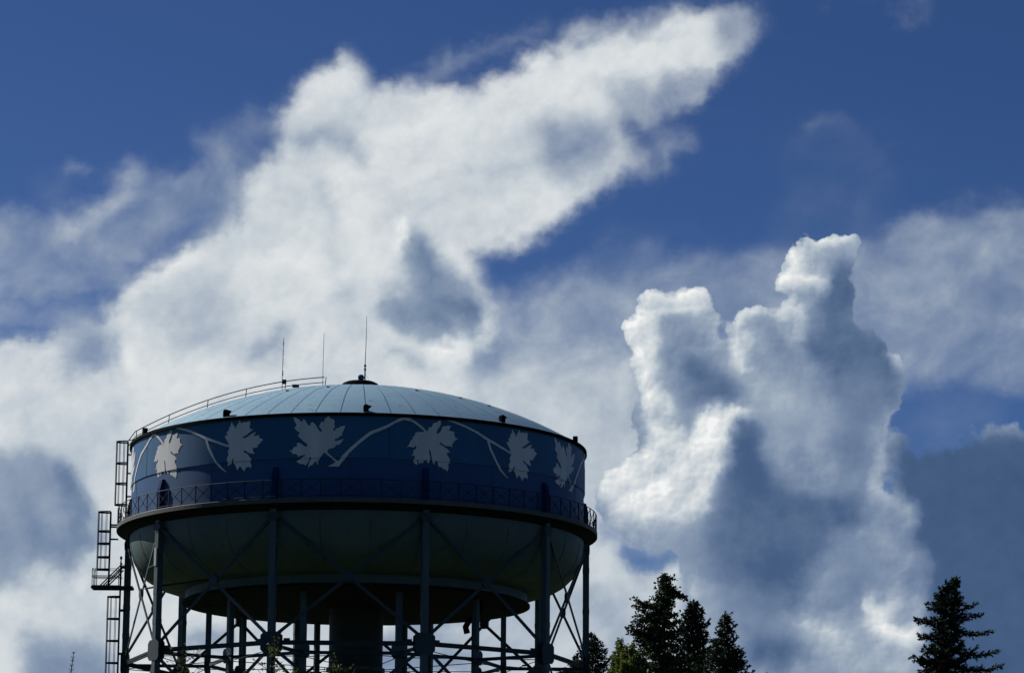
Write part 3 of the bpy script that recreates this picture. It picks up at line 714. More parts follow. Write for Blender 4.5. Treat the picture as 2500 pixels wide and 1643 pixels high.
# bowl under the shell, ring girder, bottom plate, riser
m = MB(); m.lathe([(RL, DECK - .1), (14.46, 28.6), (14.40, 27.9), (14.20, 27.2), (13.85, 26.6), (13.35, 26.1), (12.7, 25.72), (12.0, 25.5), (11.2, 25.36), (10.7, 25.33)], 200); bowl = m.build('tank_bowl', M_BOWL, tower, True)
m = MB()
for k in range(30):
    ph = 12 * k + 3; ps = [(14.44, 28.4), (14.41, 27.9), (14.21, 27.2), (13.86, 26.6), (13.36, 26.1), (12.71, 25.72), (12.0, 25.5), (11.2, 25.36)]
    m.tube([pol(r + .002, ph, z) for r, z in ps], .009, 4)
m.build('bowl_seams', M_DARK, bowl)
m = MB(); m.lathe([(10.86, 25.36), (10.86, 24.80)], 180); m.build('ring_girder', M_BOWL, tower, True)
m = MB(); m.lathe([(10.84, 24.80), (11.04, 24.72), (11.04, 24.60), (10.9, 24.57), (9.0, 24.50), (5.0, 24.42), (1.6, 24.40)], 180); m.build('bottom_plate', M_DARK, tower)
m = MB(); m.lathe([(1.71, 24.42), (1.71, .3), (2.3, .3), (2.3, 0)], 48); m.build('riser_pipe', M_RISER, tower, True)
m = MB(); ps = [(0.0, 0), (.0, -.5), (-.25, -.95), (-.55, -1.25), (-.7, -1.6), (-.62, -2.0)]
m.tube([at(0, 0, 1) * 0 + pol(8.9, 60, 24.5) + Vector((x * 1.3, 0, z)) for x, z in ps], .2, 10); m.build('overflow_pipe', M_VENT, tower, True)

# legs
PH = [-20 + 36 * k for k in range(10)]
RO, RI = 14.6, 9.36; Z1 = 20.85; ZT = 28.5
LV = [Z1, 13.2, 5.6]
UP = Vector((0, 0, 1))
def frame(ph):
    a = R_(ph); return Vector((sin(a), -cos(a), 0)), Vector((cos(a), sin(a), 0))
def hbeam(mb, a, b, w, up):
    """two channels with a gap, laced: reads as a built-up steel member"""
    mb.bar(a, b, w, w, up)
col0 = None
for ph in PH:
    rad, tan = frame(ph)
    o = None
    m = MB(); e = .195
    # two webs and two flanges, open towards the neighbours, standing slightly proud
    m.box(rad * RO + UP * ((ZT + .3) / 2 + .15), tan, rad, UP, e - .03, e, (ZT + .3 - .3) / 2)
    for sgn in (-1, 1):
        m.box(rad * (RO + sgn * (e - .012)) + UP * ((ZT + .3) / 2 + .15), tan, rad, UP, e, .016, (ZT + .3 - .3) / 2 - .003)
    for z in (27.0, 24.4, 22.6, 18.2, 15.6, 10.4, 7.9, 3):
        m.box(rad * RO + UP * z, tan, rad, UP, e + .012, e + .018, .16)
    c = m.build('leg', M_STEEL, tower)
    for z in LV:
        m = MB(); h, w_, cut_ = .62, .62, .20
        for dr in (e + .02, -e - .02):
            cc = rad * (RO + dr) + UP * z
            ring = [(-w_, -h + cut_), (-w_ + cut_, -h), (w_ - cut_, -h), (w_, -h + cut_), (w_, h - cut_), (w_ - cut_, h), (-w_ + cut_, h), (-w_, h - cut_)]
            vs = [cc + tan * x + UP * y + rad * t for t in (-.012, .012) for x, y in ring]
            m.add(vs, [tuple(range(8)), tuple(range(15, 7, -1))] + [(i, (i + 1) % 8, 8 + (i + 1) % 8, 8 + i) for i in range(8)])
        m.build('gusset_plate', M_BRACE, c)
    # top gusset under the balcony and fin against the shell
    m = MB(); cc = rad * (RO + e + .02) + UP * (ZT - .1)
    ring = [(-.16, -.35), (.16, -.35), (.42, -.06), (.36, .1), (.14, .2), (-.14, .2), (-.36, .1), (-.42, -.06)]
    vs = [cc + tan * x + UP * y + rad * t for t in (-.012, .012) for x, y in ring]
    m.add(vs, [tuple(range(8)), tuple(range(15, 7, -1))] + [(i, (i + 1) % 8, 8 + (i + 1) % 8, 8 + i) for i in range(8)])
    m.build('gusset_plate', M_BRACE, c)
    m = MB(); b0 = DECK - .02
    vs = []
    for x in (-.15, .15):
        vs += [rad * (RL - .02) + tan * x + UP * b0, rad * (RS + .26) + tan * x + UP * b0, rad * (RS + .24) + tan * x + UP * (b0 + 1.45), rad * (RS + .10) + tan * x + UP * (b0 + 2.0), rad * (RL - .02) + tan * x + UP * (b0 + 2.05)]
    m.add(vs, [(0, 1, 2, 3, 4), (9, 8, 7, 6, 5), (0, 5, 6, 1), (1, 6, 7, 2), (2, 7, 8, 3), (3, 8, 9, 4), (4, 9, 5, 0)])
    m.build('shell_bracket', M_NAVY, tower)
    m = MB(); m.box(rad * RO + UP * .15, tan, rad, UP, .6, .6, .15); m.box(rad * RO + UP * .32, tan, rad, UP, .34, .34, .02); m.build('leg_footing', M_CONC, tower)
    # inner leg
    m = MB(); e2 = .17
    m.box(rad * RI + UP * ((24.5 + .3) / 2), tan, rad, UP, e2 - .03, e2, (24.5 - .3) / 2)
    for sgn in (-1, 1): m.box(rad * (RI + sgn * (e2 - .012)) + UP * (24.8 / 2), tan, rad, UP, e2, .015, (24.5 - .3) / 2 - .003)
    c = m.build('inner_leg', M_STEEL, tower)
    m = MB()
    for z in LV:
        for dr in (e2 + .015,):
            cc = rad * (RI + dr) + UP * z; w_, h, cut_ = .5, .45, .16
            ring = [(-w_, -h + cut_), (-w_ + cut_, -h), (w_ - cut_, -h), (w_, -h + cut_), (w_, h - cut_), (w_ - cut_, h), (-w_ + cut_, h), (-w_, h - cut_)]
            vs = [cc + tan * x + UP * y + rad * t for t in (-.012, .012) for x, y in ring]
            m.add(vs, [tuple(range(8)), tuple(range(15, 7, -1))] + [(i, (i + 1) % 8, 8 + (i + 1) % 8, 8 + i) for i in range(8)])
    m.build('gusset_plate', M_STEEL, c)
    m = MB(); m.box(rad * RI + UP * .15, tan, rad, UP, .5, .5, .15); m.build('leg_footing', M_CONC, tower)
    # radial strut
    for z in LV[:2]:
        m = MB(); m.bar(pol(RI + .17, ph, z - .12), pol(RO - .2, ph, z - .12), .16, .2); m.build('radial_strut', M_BRACE, tower)
# cross braces and ring struts between neighbours
def xbrace(name, R0, pa, pb, zt, zb, w, off, inset=.45, plate=.32):
    a_t, b_t, a_b, b_b = pol(R0, pa, zt), pol(R0, pb, zt), pol(R0, pa, zb), pol(R0, pb, zb)
    hor = (b_t - a_t).normalized(); out = hor.cross(UP)
    if out.dot((a_t + b_t) / 2) < 0: out = -out
    m = MB()
    for s_, p, q in ((1, a_t, b_b), (-1, b_t, a_b)):
        dr = (q - p).normalized(); m.bar(p + dr * inset + out * (off + s_ * .035), q - dr * inset + out * (off + s_ * .035), .065, w, out.cross(dr))
    cc = (a_t + b_b) / 2 + out * off
    vs = [cc + hor * x + UP * y + out * t for t in (-.085, .085) for x, y in ((-plate, -.12), (-.14, -plate), (.14, -plate), (plate, -.12), (plate, .12), (.14, plate), (-.14, plate), (-plate, .12))]
    if plate: m.add(vs, [tuple(range(8)), tuple(range(15, 7, -1))] + [(i, (i + 1) % 8, 8 + (i + 1) % 8, 8 + i) for i in range(8)])
    return m.build(name, M_BRACE, tower)
for i, ph in enumerate(PH):
    p2 = ph + 36
    zs = [ZT - .05] + LV + [.4]
    for j in range(4):
        xbrace('cross_brace', RO, ph, p2, zs[j] + (0 if j == 0 else -.25), zs[j + 1] + .25, .20, .06)
    zi = [24.4] + LV + [.4]
    for j in range(2, 4):
        xbrace('inner_cross_brace', RI, ph, p2, zi[j] - .2, zi[j + 1] + .2, .14, 0, .35, .26)
    for z in LV:
        m = MB(); a_, b_ = pol(RO, ph, z), pol(RO, p2, z); dr = (b_ - a_).normalized(); out = dr.cross(UP)
        m.bar(a_ + dr * .2, b_ - dr * .2, .22, .05, UP)
        for dz in (-.11, .11): m.bar(a_ + dr * .21 + UP * dz, b_ - dr * .21 + UP * dz, .16, .05, UP)
        m.bar(a_ + dr * .2, b_ - dr * .2, .04, .23, UP)
        m.bar(a_ + dr * .72 + UP * .19, a_ + dr * 1.1 + UP * .19, .12, .14); m.bar(b_ - dr * .72 + UP * .19, b_ - dr * 1.1 + UP * .19, .12, .14)
        m.build('ring_strut', M_BRACE, tower)
        m = MB(); a_, b_ = pol(RI, ph, z - .08), pol(RI, p2, z - .08); dr = (b_ - a_).normalized()
        m.bar(a_ + dr * .16, b_ - dr * .16, .16, .20, UP); m.build('inner_ring_strut', M_BRACE, tower)
# tie rods in the plane of the struts
for z in LV[:1]:
    for i, ph in enumerate(PH):
        m = MB(); zz = z - .32
        m.tube([pol(RO - .2, ph, zz), pol(RI + .2, ph + 36, zz)], .028, 5); m.tube([pol(RO - .2, ph + 36, zz - .05), pol(RI + .2, ph, zz - .05)], .028, 5)
        m.tube([pol(RI - .2, ph, zz), pol(1.75, ph + 18, zz)], .028, 5)
        c_ = (pol(RO - .2, ph, zz) + pol(RI + .2, ph + 36, zz)) / 2
        m.box(c_, (1, 0, 0), (0, 1, 0), UP, .12, .05, .05)
        m.build('tie_rod', M_GALV, tower)
    m = MB(); m.lathe([(1.74, z - .2), (1.86, z - .2), (1.86, z - .42), (1.74, z - .42)], 40); m.build('riser_collar', M_STEEL, tower)
# pipe and small panel on the lit front-left leg
rad, tan = frame(-56)
m = MB(); m.box(rad * (RO + .23) + UP * 26.55 - tan * .02, tan, rad, UP, .13, .03, .55); m.build('junction_box', M_PALE, tower)
m = MB(); m.bar(rad * RO - tan * 1.1 + UP * 26.0, rad * RO - tan * .1 + UP * 26.15, .12, .12); m.tube([rad * (RO + .2) - tan * 1.2 + UP * 24.7, rad * (RO - .3) + tan * .3 + UP * 24.8, rad * (RO - 3) + tan * 1.8 + UP * 25.3], .06, 6); m.build('conduit_pipe', M_GALV, tower)

# ladders on the left side
LA = -91.5
rad, tan = frame(LA)
def ladder(name, r, z0, z1, hoops, depth, cz0, cz1, topcap=True):
    lad = MB()
    for s_ in (-1, 1): lad.bar(rad * r + tan * .22 * s_ + UP * z0, rad * r + tan * .22 * s_ + UP * z1, .07, .07, rad)
    z = z0 + .15
    while z < z1: lad.bar(rad * r - tan * .22 + UP * z, rad * r + tan * .22 + UP * z, .03, .03); z += .3
    lad = lad.build(name, M_GALV, tower)
    cg = MB(); w_ = .36
    def hp(t): return rad * (r + .02 + depth * sin(t) ** .8 if sin(t) > 0 else r + .02) + tan * (-w_ * cos(t))
    T = [pi * i / 14 for i in range(15)]
    for z in hoops:
        for i in range(14): cg.bar(hp(T[i]) + UP * z, hp(T[i + 1]) + UP * z, .025, .09)
        cg.bar(hp(0) + UP * z, rad * r - tan * .22 + UP * z, .02, .06); cg.bar(hp(pi) + UP * z, rad * r + tan * .22 + UP * z, .02, .06)
    for i in (1, 3, 5, 7, 9, 11, 13): cg.bar(hp(T[i]) + UP * cz0, hp(T[i]) + UP * cz1, .06, .03)
    cg.build('safety_cage', M_GALV, lad)
    return lad
def zy(y): return 34.5 - (y - 1088) / 38.05
lad = ladder('shell_ladder', 14.82, DECK, zy(1066), [zy(y) for y in (1068, 1121, 1171, 1223)], .72, zy(1223), zy(1066))
m = MB()
for z in (30.0, 31.5, 33.0, 34.2): m.bar(rad * RS + tan * .22 + UP * z, rad * 14.82 + tan * .22 + UP * z, .05); m.bar(rad * RS - tan * .22 + UP * z, rad * 14.82 - tan * .22 + UP * z, .05)
m.tube([rad * 14.82 + tan * .22 + UP * zy(1066), rad * 14.6 + tan * .22 + UP * (zy(1066) + .05), rad * 14.1 + tan * .22 + UP * (rz(14.1) + .5)], .03, 5)
m.build('ladder_bracket', M_GALV, lad)
lad2 = ladder('platform_ladder', 15.78, 25.62, zy(1239), [zy(y) for y in (1241, 1288, 1318, 1351, 1381)], .78, zy(1381), zy(1239))
m = MB()
for y in (1272, 1277, 1307): m.bar(rad * 15.25 + UP * zy(y) - tan * .2, rad * 15.78 + UP * zy(y) - tan * .2, .05); m.bar(rad * 15.25 + UP * zy(y) + tan * .2, rad * 15.78 + UP * zy(y) + tan * .2, .05)
m.build('ladder_bracket', M_GALV, lad2)
m = MB(); zf = zy(1425)
m.box(rad * 15.65 + UP * zf, rad, tan, UP, 1.2, .5, .06); m.bar(rad * 14.2 + tan * .4 + UP * (zf - .02), rad * 16.8 + tan * .4 + UP * (zf - .02), .08, .2); m.bar(rad * 14.2 - tan * .4 + UP * (zf - .02), rad * 16.8 - tan * .4 + UP * (zf - .02), .08, .2)
plat = m.build('landing_platform', M_GALV, tower)
m = MB(); h = zy(1381) - zf
for tz in (-.48, .48):
    for f_ in (1, .62, .56, .08): m.bar(rad * 16.78 + tan * tz + UP * (zf + h * f_), rad * 14.95 + tan * tz + UP * (zf + h * f_), .035)
    for r_ in (16.78, 16.6, 15.1): m.bar(rad * r_ + tan * tz + UP * zf, rad * r_ + tan * tz + UP * (zf + h), .045)
for f_ in (1, .6): m.bar(rad * 16.78 + tan * .48 + UP * (zf + h * f_), rad * 16.78 - tan * .48 + UP * (zf + h * f_), .035)
m.build('platform_railing', M_GALV, plat)
m = MB()
for tz in (-.42, .42):
    m.bar(rad * 14.9 + tan * tz + UP * zy(1368), rad * 16.35 + tan * tz + UP * zf, .07); m.bar(rad * 14.9 + tan * tz + UP * zy(1380), rad * 16.0 + tan * tz + UP * zf, .07)
m.build('platform_brace', M_GALV, plat)
lad3 = ladder('leg_ladder', 15.03, .2, zy(1362), [zy(y) for y in [1447 + 53.2 * i for i in range(17)]], .78, zy(1447 + 53.2 * 16), zy(1447))
z = zy(1375)
while z > .5:
    m = MB(); m.bar(rad * 14.7 + UP * z, rad * 15.05 + UP * z, .46, .12); m.build('ladder_bracket', M_GALV, lad3); z -= 2.75
m = MB()
m.tube([rad * 15.03 + UP * zy(1362), rad * 15.03 + UP * zy(1352)], [.04, .04], 6); m.box(rad * 15.03 + UP * zy(1352), rad, tan, UP, .07, .07, .09)
m.build('ladder_finial', M_GALV, lad3)

# handrail up the roof
m = MB(); RA = -90
rr = [14.35, 12.3, 9.85, 7.4, 4.88, 2.3]
fine = [14.35 - (14.35 - 2.3) * i / 24 for i in range(25)]
m.tube([pol(14.75, RA, zy(1066))] + [pol(r, RA, rz(r) + 1.02) for r in fine], .032, 6)
m.tube([pol(14.75, RA, zy(1080))] + [pol(r, RA, rz(r) + .68) for r in fine], .028, 6)
for r in rr: m.bar(pol(r, RA, rz(r) - .02), pol(r - .1, RA, rz(r) + 1.03), .05, .05, (0, 1, 0))
m.box(pol(4.15, RA, rz(4.15) + .62), (1, 0, 0), (0, 1, 0), UP, .22, .1, .09)
m.box(pol(4.88, RA, rz(4.88) + 1.0), (1, 0, 0), (0, 1, 0), UP, .12, .08, .14)
m.build('roof_handrail', M_GALV, tower)
# aerials
def zt(px, py): return at(px, py, TY).z
def xt(px, py): return (TI @ at(px, py, TY)).x
m = MB(); x = xt(690, 900); b0 = rz(abs(x)) + .3
m.tube([(x, 0, b0), (x, 0, zt(690, 914))], .022, 6); m.tube([(x, 0, zt(690, 914)), (x + .04, 0, zt(691, 826))], .017, 5)
for y0, y1, w_ in ((907, 919, .04), (876, 892, .026), (855, 872, .026), (836, 846, .026)): m.tube([(x + .02, 0, zt(690, y0)), (x + .02, 0, zt(690, y1))], w_, 6)
m.build('antenna', M_GALV, tower)
m = MB(); x = xt(788, 930); m.tube([(x, 0, rz(abs(x))), (x, 0, zt(789, 880)), (x + .03, 0, zt(790, 815))], [.024, .02, .016], 5); m.build('antenna', M_PALE, tower)
m = MB(); x = xt(891, 920); zb0 = zc + .2
m.tube([(x, 0, zb0), (x, 0, zt(891, 889))], .045, 8); m.tube([(x, 0, zt(891, 889)), (x + .03, 0, zt(892, 850)), (x + .05, 0, zt(893, 812)), (x + .06, 0, zt(894, 771))], [.028, .024, .02, .013], 6)
for y in (893, 902): m.box((x, 0, zt(891, y)), (1, 0, 0), (0, 1, 0), UP, .08, .06, .035)
m.tube([(x + .02, 0, zt(891, 912)), (x + .42, 0, zb0 - .1)], .007, 4)
mast = m.build('lightning_mast', M_NAVY, tower)
m = MB(); x = xt(881.5, 920); zl = zt(881, 922)
m.lathe([(.0, .21), (.11, .19), (.195, .10), (.21, -.01), (.17, -.13), (.10, -.25), (.06, -.34), (.06, -.50)], 14)
m.v = [(a + x, b_, c_ + zl) for a, b_, c_ in m.v]; m.build('beacon_lamp', mat('blue_lamp_glass', (.01, .05, .16), None, .2), tower, True)

# ------------------------------------------------------------------ trees
def rnd(a, b_): return random.uniform(a, b_)
def card(F, p, d_, L, Wd):
    """one small leaf or needle spray: a bent quad"""
    s_ = d_.cross(Vector((rnd(-1, 1), rnd(-1, 1), rnd(-1, 1))))
    if s_.length < .1: s_ = Vector((1, 0, 0))
    s_.normalize(); n_ = s_.cross(d_).normalized(); k = len(F.v)
    F.v += [tuple(p - s_ * Wd * .35), tuple(p + d_ * L * .5 - s_ * Wd * .5 + n_ * L * .08), tuple(p + d_ * L), tuple(p + d_ * L * .5 + s_ * Wd * .5 + n_ * L * .08)]
    F.f.append((k, k + 1, k + 2, k + 3))
def branch(F, T, p0, p1, sag, dens, leaf, width, lift=.25, style='needle'):
    """a limb from p0 to p1 with sprays along side twigs"""
    ax = p1 - p0; L = ax.length
    if L < .02: return
    pts = []
    for i in range(6):
        t = i / 5; pts.append(p0 + ax * t + UP * (-sag * L * math.sin(pi * t) * (1 - t * .3)))
    T.tube(pts, [max(.012, .035 * L * (1 - i / 5.5) ** .8 + .006) * .55 for i in range(6)], 4, cap=False)
    n = max(3, int(L * dens)); adir = ax.normalized(); side = adir.cross(UP)
    if side.length < .2: side = Vector((rnd(-1, 1), rnd(-1, 1), 0))
    side.normalize()
    for i in range(n):
        t = (i + rnd(0, 1)) / n; t = t ** .85
        j = min(4, int(t * 5)); b0 = pts[j].lerp(pts[j + 1], t * 5 - j)
        wl = width * L * (1.05 - t) * rnd(.35, 1.0) + leaf * .6
        a = rnd(-pi, pi); dd = (side * cos(a) + UP * (sin(a) * .55 + lift * .5) + adir * rnd(.4, 1.0)).normalized()
        m_ = max(1, int(wl / (leaf * .55)))
        for q_ in range(m_ + 1):
            pp = b0 + dd * (wl * (q_ + rnd(0, .6)) / (m_ + 1))
            if style == 'needle':
                for _ in range(2): card(F, pp, (dd + Vector((rnd(-.5, .5), rnd(-.5, .5), rnd(-.35, .6)))).normalized(), leaf * rnd(.8, 1.5), leaf * rnd(.35, .6))
            else:
                for _ in range(2):
                    pp2 = pp + Vector((rnd(-1, 1), rnd(-1, 1), rnd(-1, 1))) * leaf * .7
                    card(F, pp2, Vector((rnd(-1, 1), rnd(-1, 1), rnd(-.6, 1))).normalized(), leaf * rnd(.8, 1.4), leaf * rnd(.7, 1.1))
def finish_tree(name, root_xy, F, T, mleaf, label, cat='tree', group=None):
    e = empty(name, (root_xy[0], root_xy[1], 0)); tag(e, label, cat, group)
    off_ = Vector((root_xy[0], root_xy[1], 0))
    for mb, nm, mm in ((T, 'trunk', M_BARK), (F, 'crown', mleaf)):
        mb.v = [(a - off_.x, b_ - off_.y, c_) for a, b_, c_ in mb.v]
        me = bpy.data.meshes.new(nm); me.from_pydata(mb.v, [], mb.f); me.update(); link(nm, me, mm, e)
    return e
def conifer(name, px, py, Y, prof, seed, mleaf, label, explicit=(), leaf=.11, dens=26, width=.28, tipup=.35, sag=.10, nb=7, dz=.32, style='needle', lean=0., shift=0., cat='conifer', group='conifers behind and beside the water tower'):
    """prof: list of (metres below the tip, crown radius); explicit: limb tips given as pixels (px, py, metres to attach above/below)"""
    random.seed(seed); tip = at(px, py, Y); H = tip.z; X0 = tip.x; F, T = MB(), MB()
    def XC(z): return X0 - shift * (1 - math.exp(-(H - z) / 1.1))
    T.tube([(XC(z), Y, z) for z in [0, H * .3, H * .6, H * .85, H * .95, H]], [.017 * H, .013 * H, .009 * H, .004 * H, .02, .008], 8)
    def pr(q):
        for (a, ra), (b_, rb) in zip(prof, prof[1:]):
            if q <= b_: return ra + (rb - ra) * (q - a) / (b_ - a)
        return prof[-1][1]
    branch(F, T, Vector((X0, Y, H - .5)), Vector((X0, Y, H)), 0, dens, leaf * .8, .22, style=style)
    q = .15
    while q < H * .8:
        fine = q < 7.5
        r = pr(q); n = nb if fine else max(5, nb - 1); a0 = rnd(0, 6.28)
        for i in range(n):
            a = a0 + 2 * pi * i / n + rnd(-.3, .3); L = r * rnd(.62, 1.08) * (1 if rnd(0, 1) > .12 else 1.18)
            zq = H - q + rnd(-.1, .1); p0 = Vector((XC(zq), Y, zq)); p1 = p0 + Vector((cos(a) * L, sin(a) * L, L * tipup * rnd(.5, 1.4)))
            branch(F, T, p0, p1, sag * (1.0 + rnd(-.3, .5)), dens if fine else dens * .35, leaf * (1 if fine else 1.9), width, style=style)
        q += dz * (.6 + .4 * min(1, q / 3)) * rnd(.8, 1.2) * (1 if fine else 2.2)
    for ex, ey, dy in explicit:
        p1 = at(ex, ey, Y + rnd(-.2, .2)); p0 = Vector((XC(p1.z + dy), Y, p1.z + dy))
        branch(F, T, p0, p1, sag, dens * 1.25, leaf, width, style=style)
    return finish_tree(name, (X0, Y), F, T, mleaf, label, cat, group)
# the big irregular evergreen, its spruce neighbours, the slender fir, the one by the leg, the right-hand one
conifer('evergreen_tree', 1621, 1400, 130, [(0, .12), (.9, .42), (1.3, .55), (1.9, .75), (2.6, 1.0), (3.3, 1.25), (4.2, 1.35), (6, 1.7), (12, 2.6)], 5, M_FIR2,
        'tallest dark evergreen with a ragged rounded crown, rising right of the water tower',
        explicit=[(1548, 1463, -.5), (1546, 1478, -.6), (1556, 1468, -.4), (1575, 1472, -.2), (1603, 1440, 0), (1601, 1455, -.2), (1680, 1463, .5), (1674, 1460, .4), (1664, 1455, .4), (1655, 1444, .3), (1648, 1412, -.1), (1625, 1404, -.3), (1640, 1408, -.2), (1550, 1508, -.4), (1534, 1530, -.5), (1538, 1545, -.4), (1545, 1520, -.4), (1553, 1500, -.4), (1536, 1538, -.3), (1548, 1560, -.2), (1555, 1575, -.1), (1560, 1590, 0)],
        leaf=.115, dens=15, width=.34, tipup=.12, sag=.04, nb=6, dz=.30, style='leaf', group='evergreens right of the tower')
conifer('spruce_tree', 1692, 1468, 134, [(0, .06), (.5, .28), (1.0, .5), (1.8, .75), (2.5, .85), (3.2, .95), (6, 1.9), (12, 2.8)], 11, M_CEDAR,
        'feathery dark spruce leaning against the right side of the tallest evergreen',
        explicit=[(1717, 1496, .5), (1713, 1505, .4), (1716, 1548, .6), (1708, 1535, .5), (1719, 1577, .6), (1700, 1475, .2)],
        leaf=.12, dens=26, width=.26, tipup=.7, sag=.05, nb=7, dz=.24, group='evergreens right of the tower')
conifer('fir_tree', 1769, 1501, 127, [(0, .04), (.5, .22), (1.0, .38), (1.6, .55), (2.2, .95), (3.0, 1.35), (4, 1.6), (8, 2.4), (12, 3)], 17, M_FIR,
        'slender pointed fir standing by itself right of the tallest evergreen',
        explicit=[(1793, 1527, .6), (1791, 1552, .6), (1754, 1526, .0), (1738, 1563, 0), (1736, 1568, 0), (1731, 1590, 0), (1726, 1600, 0), (1814, 1596, .5), (1806, 1601, .4), (1828, 1627, .9), (1820, 1636, .6)],
        leaf=.12, dens=26, width=.28, tipup=.55, sag=.08, nb=6, dz=.28, group='evergreens right of the tower')
conifer('fir_tree', 1446, 1547, 262, [(0, .06), (1.0, .7), (2.2, 1.3), (3.5, 1.9), (6, 2.6), (14, 4)], 23, M_FIR,
        'small dark fir directly beside the right-hand leg of the water tower',
        explicit=[(1470, 1572, .6), (1474, 1590, .6), (1480, 1612, .7), (1484, 1628, .6)],
        leaf=.20, dens=13, width=.28, tipup=.5, sag=.06, nb=7, dz=.45, group='evergreens right of the tower')
conifer('fir_tree', 1407, 1604, 268, [(0, .1), (1, .5), (2, 1.0), (5, 2.2), (12, 3.4)], 29, M_FIR, 'fir whose tip just shows between the two right-hand legs of the water tower', leaf=.22, dens=12, width=.3, tipup=.4, nb=6, dz=.5, group='evergreens right of the tower')
conifer('spruce_tree', 2335, 1409, 112, [(0, .04), (.4, .18), (.8, .40), (1.3, .58), (1.9, .55), (2.4, .62), (3.2, .95), (6, 1.7), (11, 2.8)], 41, M_CEDAR,
        'dark spruce with upturned branch tips at the right edge of the picture',
        explicit=[(2296, 1435, .15), (2298, 1440, .1), (2287, 1451, .1), (2289, 1460, .0), (2263, 1473, .1), (2267, 1485, .1), (2234, 1512, .15), (2240, 1518, .1), (2258, 1512, .1), (2241, 1549, .2), (2246, 1556, .1), (2252, 1590, .0), (2256, 1580, .2), (2225, 1602, .1), (2233, 1610, .1), (2245, 1615, .1), (2244, 1638, .1), (2340, 1424, .2), (2339, 1450, .1), (2341, 1462, .1), (2345, 1512, .1), (2385, 1475, .1), (2398, 1500, .1), (2424, 1540, .1), (2436, 1590, .1), (2446, 1625, .1)],
        leaf=.105, dens=34, width=.17, tipup=.5, sag=.14, nb=6, dz=.21, shift=.42, group='evergreens right of the tower')
# broad-leaved tree catching the sun
def broadleaf(name, spots, X, Y, mleaf, label, seed, leaf=.10, dens=22):
    random.seed(seed); F, T = MB(), MB(); top = max(p.z for p in spots)
    trunk = [Vector((X, Y, 0)), Vector((X + .1, Y, top * .4)), Vector((X, Y + .1, top * .65)), Vector((X, Y, top * .82))]
    T.tube(trunk, [.2, .16, .11, .07], 8)
    for p in spots:
        base = trunk[2].lerp(trunk[3], rnd(0, 1)) - UP * rnd(0, .4)
        for k in range(1):
            branch(F, T, base, p, -.06, dens, leaf, .30, style='leaf')
    return finish_tree(name, (X, Y), F, T, mleaf, label, 'tree')
random.seed(71); Yb = 118
spots = [at(x, y, Yb + dy) for x, y, dy in [(1513, 1562, 0), (1509, 1570, .2), (1518, 1575, .1), (1530, 1578, .3), (1545, 1572, .2), (1540, 1580, -.3), (1520, 1590, -.3), (1500, 1597, .2), (1495, 1603, 0), (1505, 1607, -.5), (1493, 1622, .2), (1486, 1640, 0), (1555, 1590, .4), (1565, 1600, 0), (1575, 1605, .2), (1580, 1620, 0), (1560, 1615, -.5), (1540, 1605, -.7), (1520, 1615, -.8), (1588, 1635, 0)]]
c0 = at(1537, 1650, Yb)
for _ in range(150):
    a = rnd(0, 2 * pi); el = rnd(-.5, 1); r = rnd(.75, 1.0); spots.append(Vector((c0.x + cos(a) * .80 * r * math.sqrt(1 - max(0, el) ** 2), Yb + sin(a) * .9 * r, c0.z - .55 + el * 1.15 * r)))
broadleaf('maple_tree', spots, c0.x, Yb, M_MAPLE, 'sunlit yellow-green leafy tree at the foot of the tallest evergreen', 73, .085, 30)
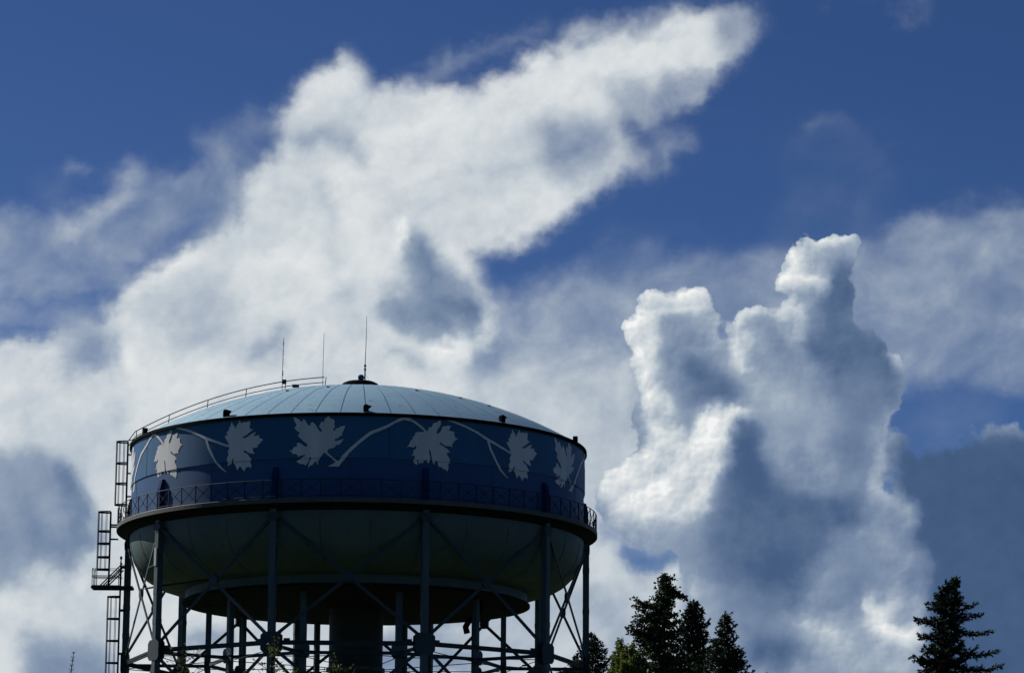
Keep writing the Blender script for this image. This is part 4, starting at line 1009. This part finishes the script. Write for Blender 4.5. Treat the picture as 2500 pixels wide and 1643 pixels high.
# young saplings whose top shoots stand before the tower legs
def sapling(px, py, Y, shoots, seed, label):
    random.seed(seed); F, T = MB(), MB(); tip = at(px, py, Y); X = tip.x
    T.tube([(X, Y, 0), (X + .1, Y, tip.z * .5), (X - .05, Y, tip.z * .85), (X, Y, tip.z)], [.05, .035, .018, .006], 6)
    for sx, sy, n in shoots:
        p1 = at(sx, sy, Y + rnd(-.3, .3)); p0 = Vector((X, Y, p1.z - rnd(.25, .6)))
        T.tube([p0, p0.lerp(p1, .5) + UP * .03, p1], [.009, .006, .004], 4)
        for _ in range(int(n * .7)):
            t = rnd(.2, 1.05); pp = p0.lerp(p1, t) + Vector((rnd(-.05, .05), rnd(-.06, .06), rnd(-.05, .05)))
            card(F, pp, Vector((rnd(-1, 1), rnd(-1, 1), rnd(-.3, 1))).normalized(), rnd(.04, .075), rnd(.025, .045))
    z = tip.z - .4
    while z > 2.5:
        for _ in range(3):
            a = rnd(0, 6.28); L = rnd(.25, .6) * min(1.6, .5 + (tip.z - z) * .3); p0 = Vector((X, Y, z)); p1 = p0 + Vector((cos(a) * L, sin(a) * L, L * .8))
            T.tube([p0, p1], [.008, .004], 4)
            for _ in range(10):
                pp = p0.lerp(p1, rnd(.3, 1.05)) + Vector((rnd(-.06, .06), rnd(-.06, .06), rnd(-.06, .06)))
                card(F, pp, Vector((rnd(-1, 1), rnd(-1, 1), rnd(-.3, 1))).normalized(), rnd(.04, .075), rnd(.03, .045))
        z -= rnd(.2, .32)
    return finish_tree('sapling', (X, Y), F, T, M_SHOOT, label, 'sapling', 'saplings in front of the tower')
sapling(453, 1566, 62, [(453, 1568, 10), (449, 1585, 9), (458, 1580, 8), (446, 1600, 10), (452, 1608, 10), (460, 1628, 12), (480, 1632, 10), (492, 1628, 6), (465, 1640, 8)], 81, 'leafy sapling top in front of the second leg pair from the left')
sapling(668, 1550, 58, [(664, 1549, 5), (681, 1538, 6), (690, 1540, 4), (672, 1565, 10), (680, 1580, 12), (660, 1590, 9), (668, 1598, 10), (645, 1620, 8), (630, 1635, 9), (662, 1620, 10), (690, 1612, 6), (596, 1638, 8)], 83, 'leafy sapling top in front of the thick leg left of the central riser')
sapling(819, 1598, 60, [(818, 1600, 10), (822, 1598, 6), (812, 1612, 12), (800, 1622, 12), (790, 1634, 10), (866, 1620, 8), (868, 1632, 8), (862, 1640, 8)], 87, 'leafy sapling top in front of the central riser pipe')
# the bare leader at lower left
random.seed(91); F, T = MB(), MB(); tp = at(180, 1590, 150)
T.tube([(tp.x - .5, 150, 0), (tp.x - .35, 150, tp.z * .6), (tp.x - .12, 150, tp.z - 1.2), (tp.x, 150, tp.z)], [.09, .06, .03, .012], 6)
z = tp.z - .1
while z > 6:
    for s_ in (-1, 1): 
        L = .05 + .25 * (tp.z - z) ** .8 * .3; p0 = Vector((tp.x - (tp.z - z) * .1, 150, z)); p1 = p0 + Vector((s_ * L, rnd(-L, L), L)); T.tube([p0, p1], [.014, .006], 4)
        for _ in range(3): card(F, p0.lerp(p1, rnd(.2, 1)), Vector((rnd(-1, 1), rnd(-1, 1), 1)).normalized(), .07, .03)
    z -= rnd(.14, .24)
finish_tree('sapling', (tp.x - .5, 150), F, T, M_FIR, 'thin bare sapling tip at the lower left, left of the caged ladder', 'sapling')
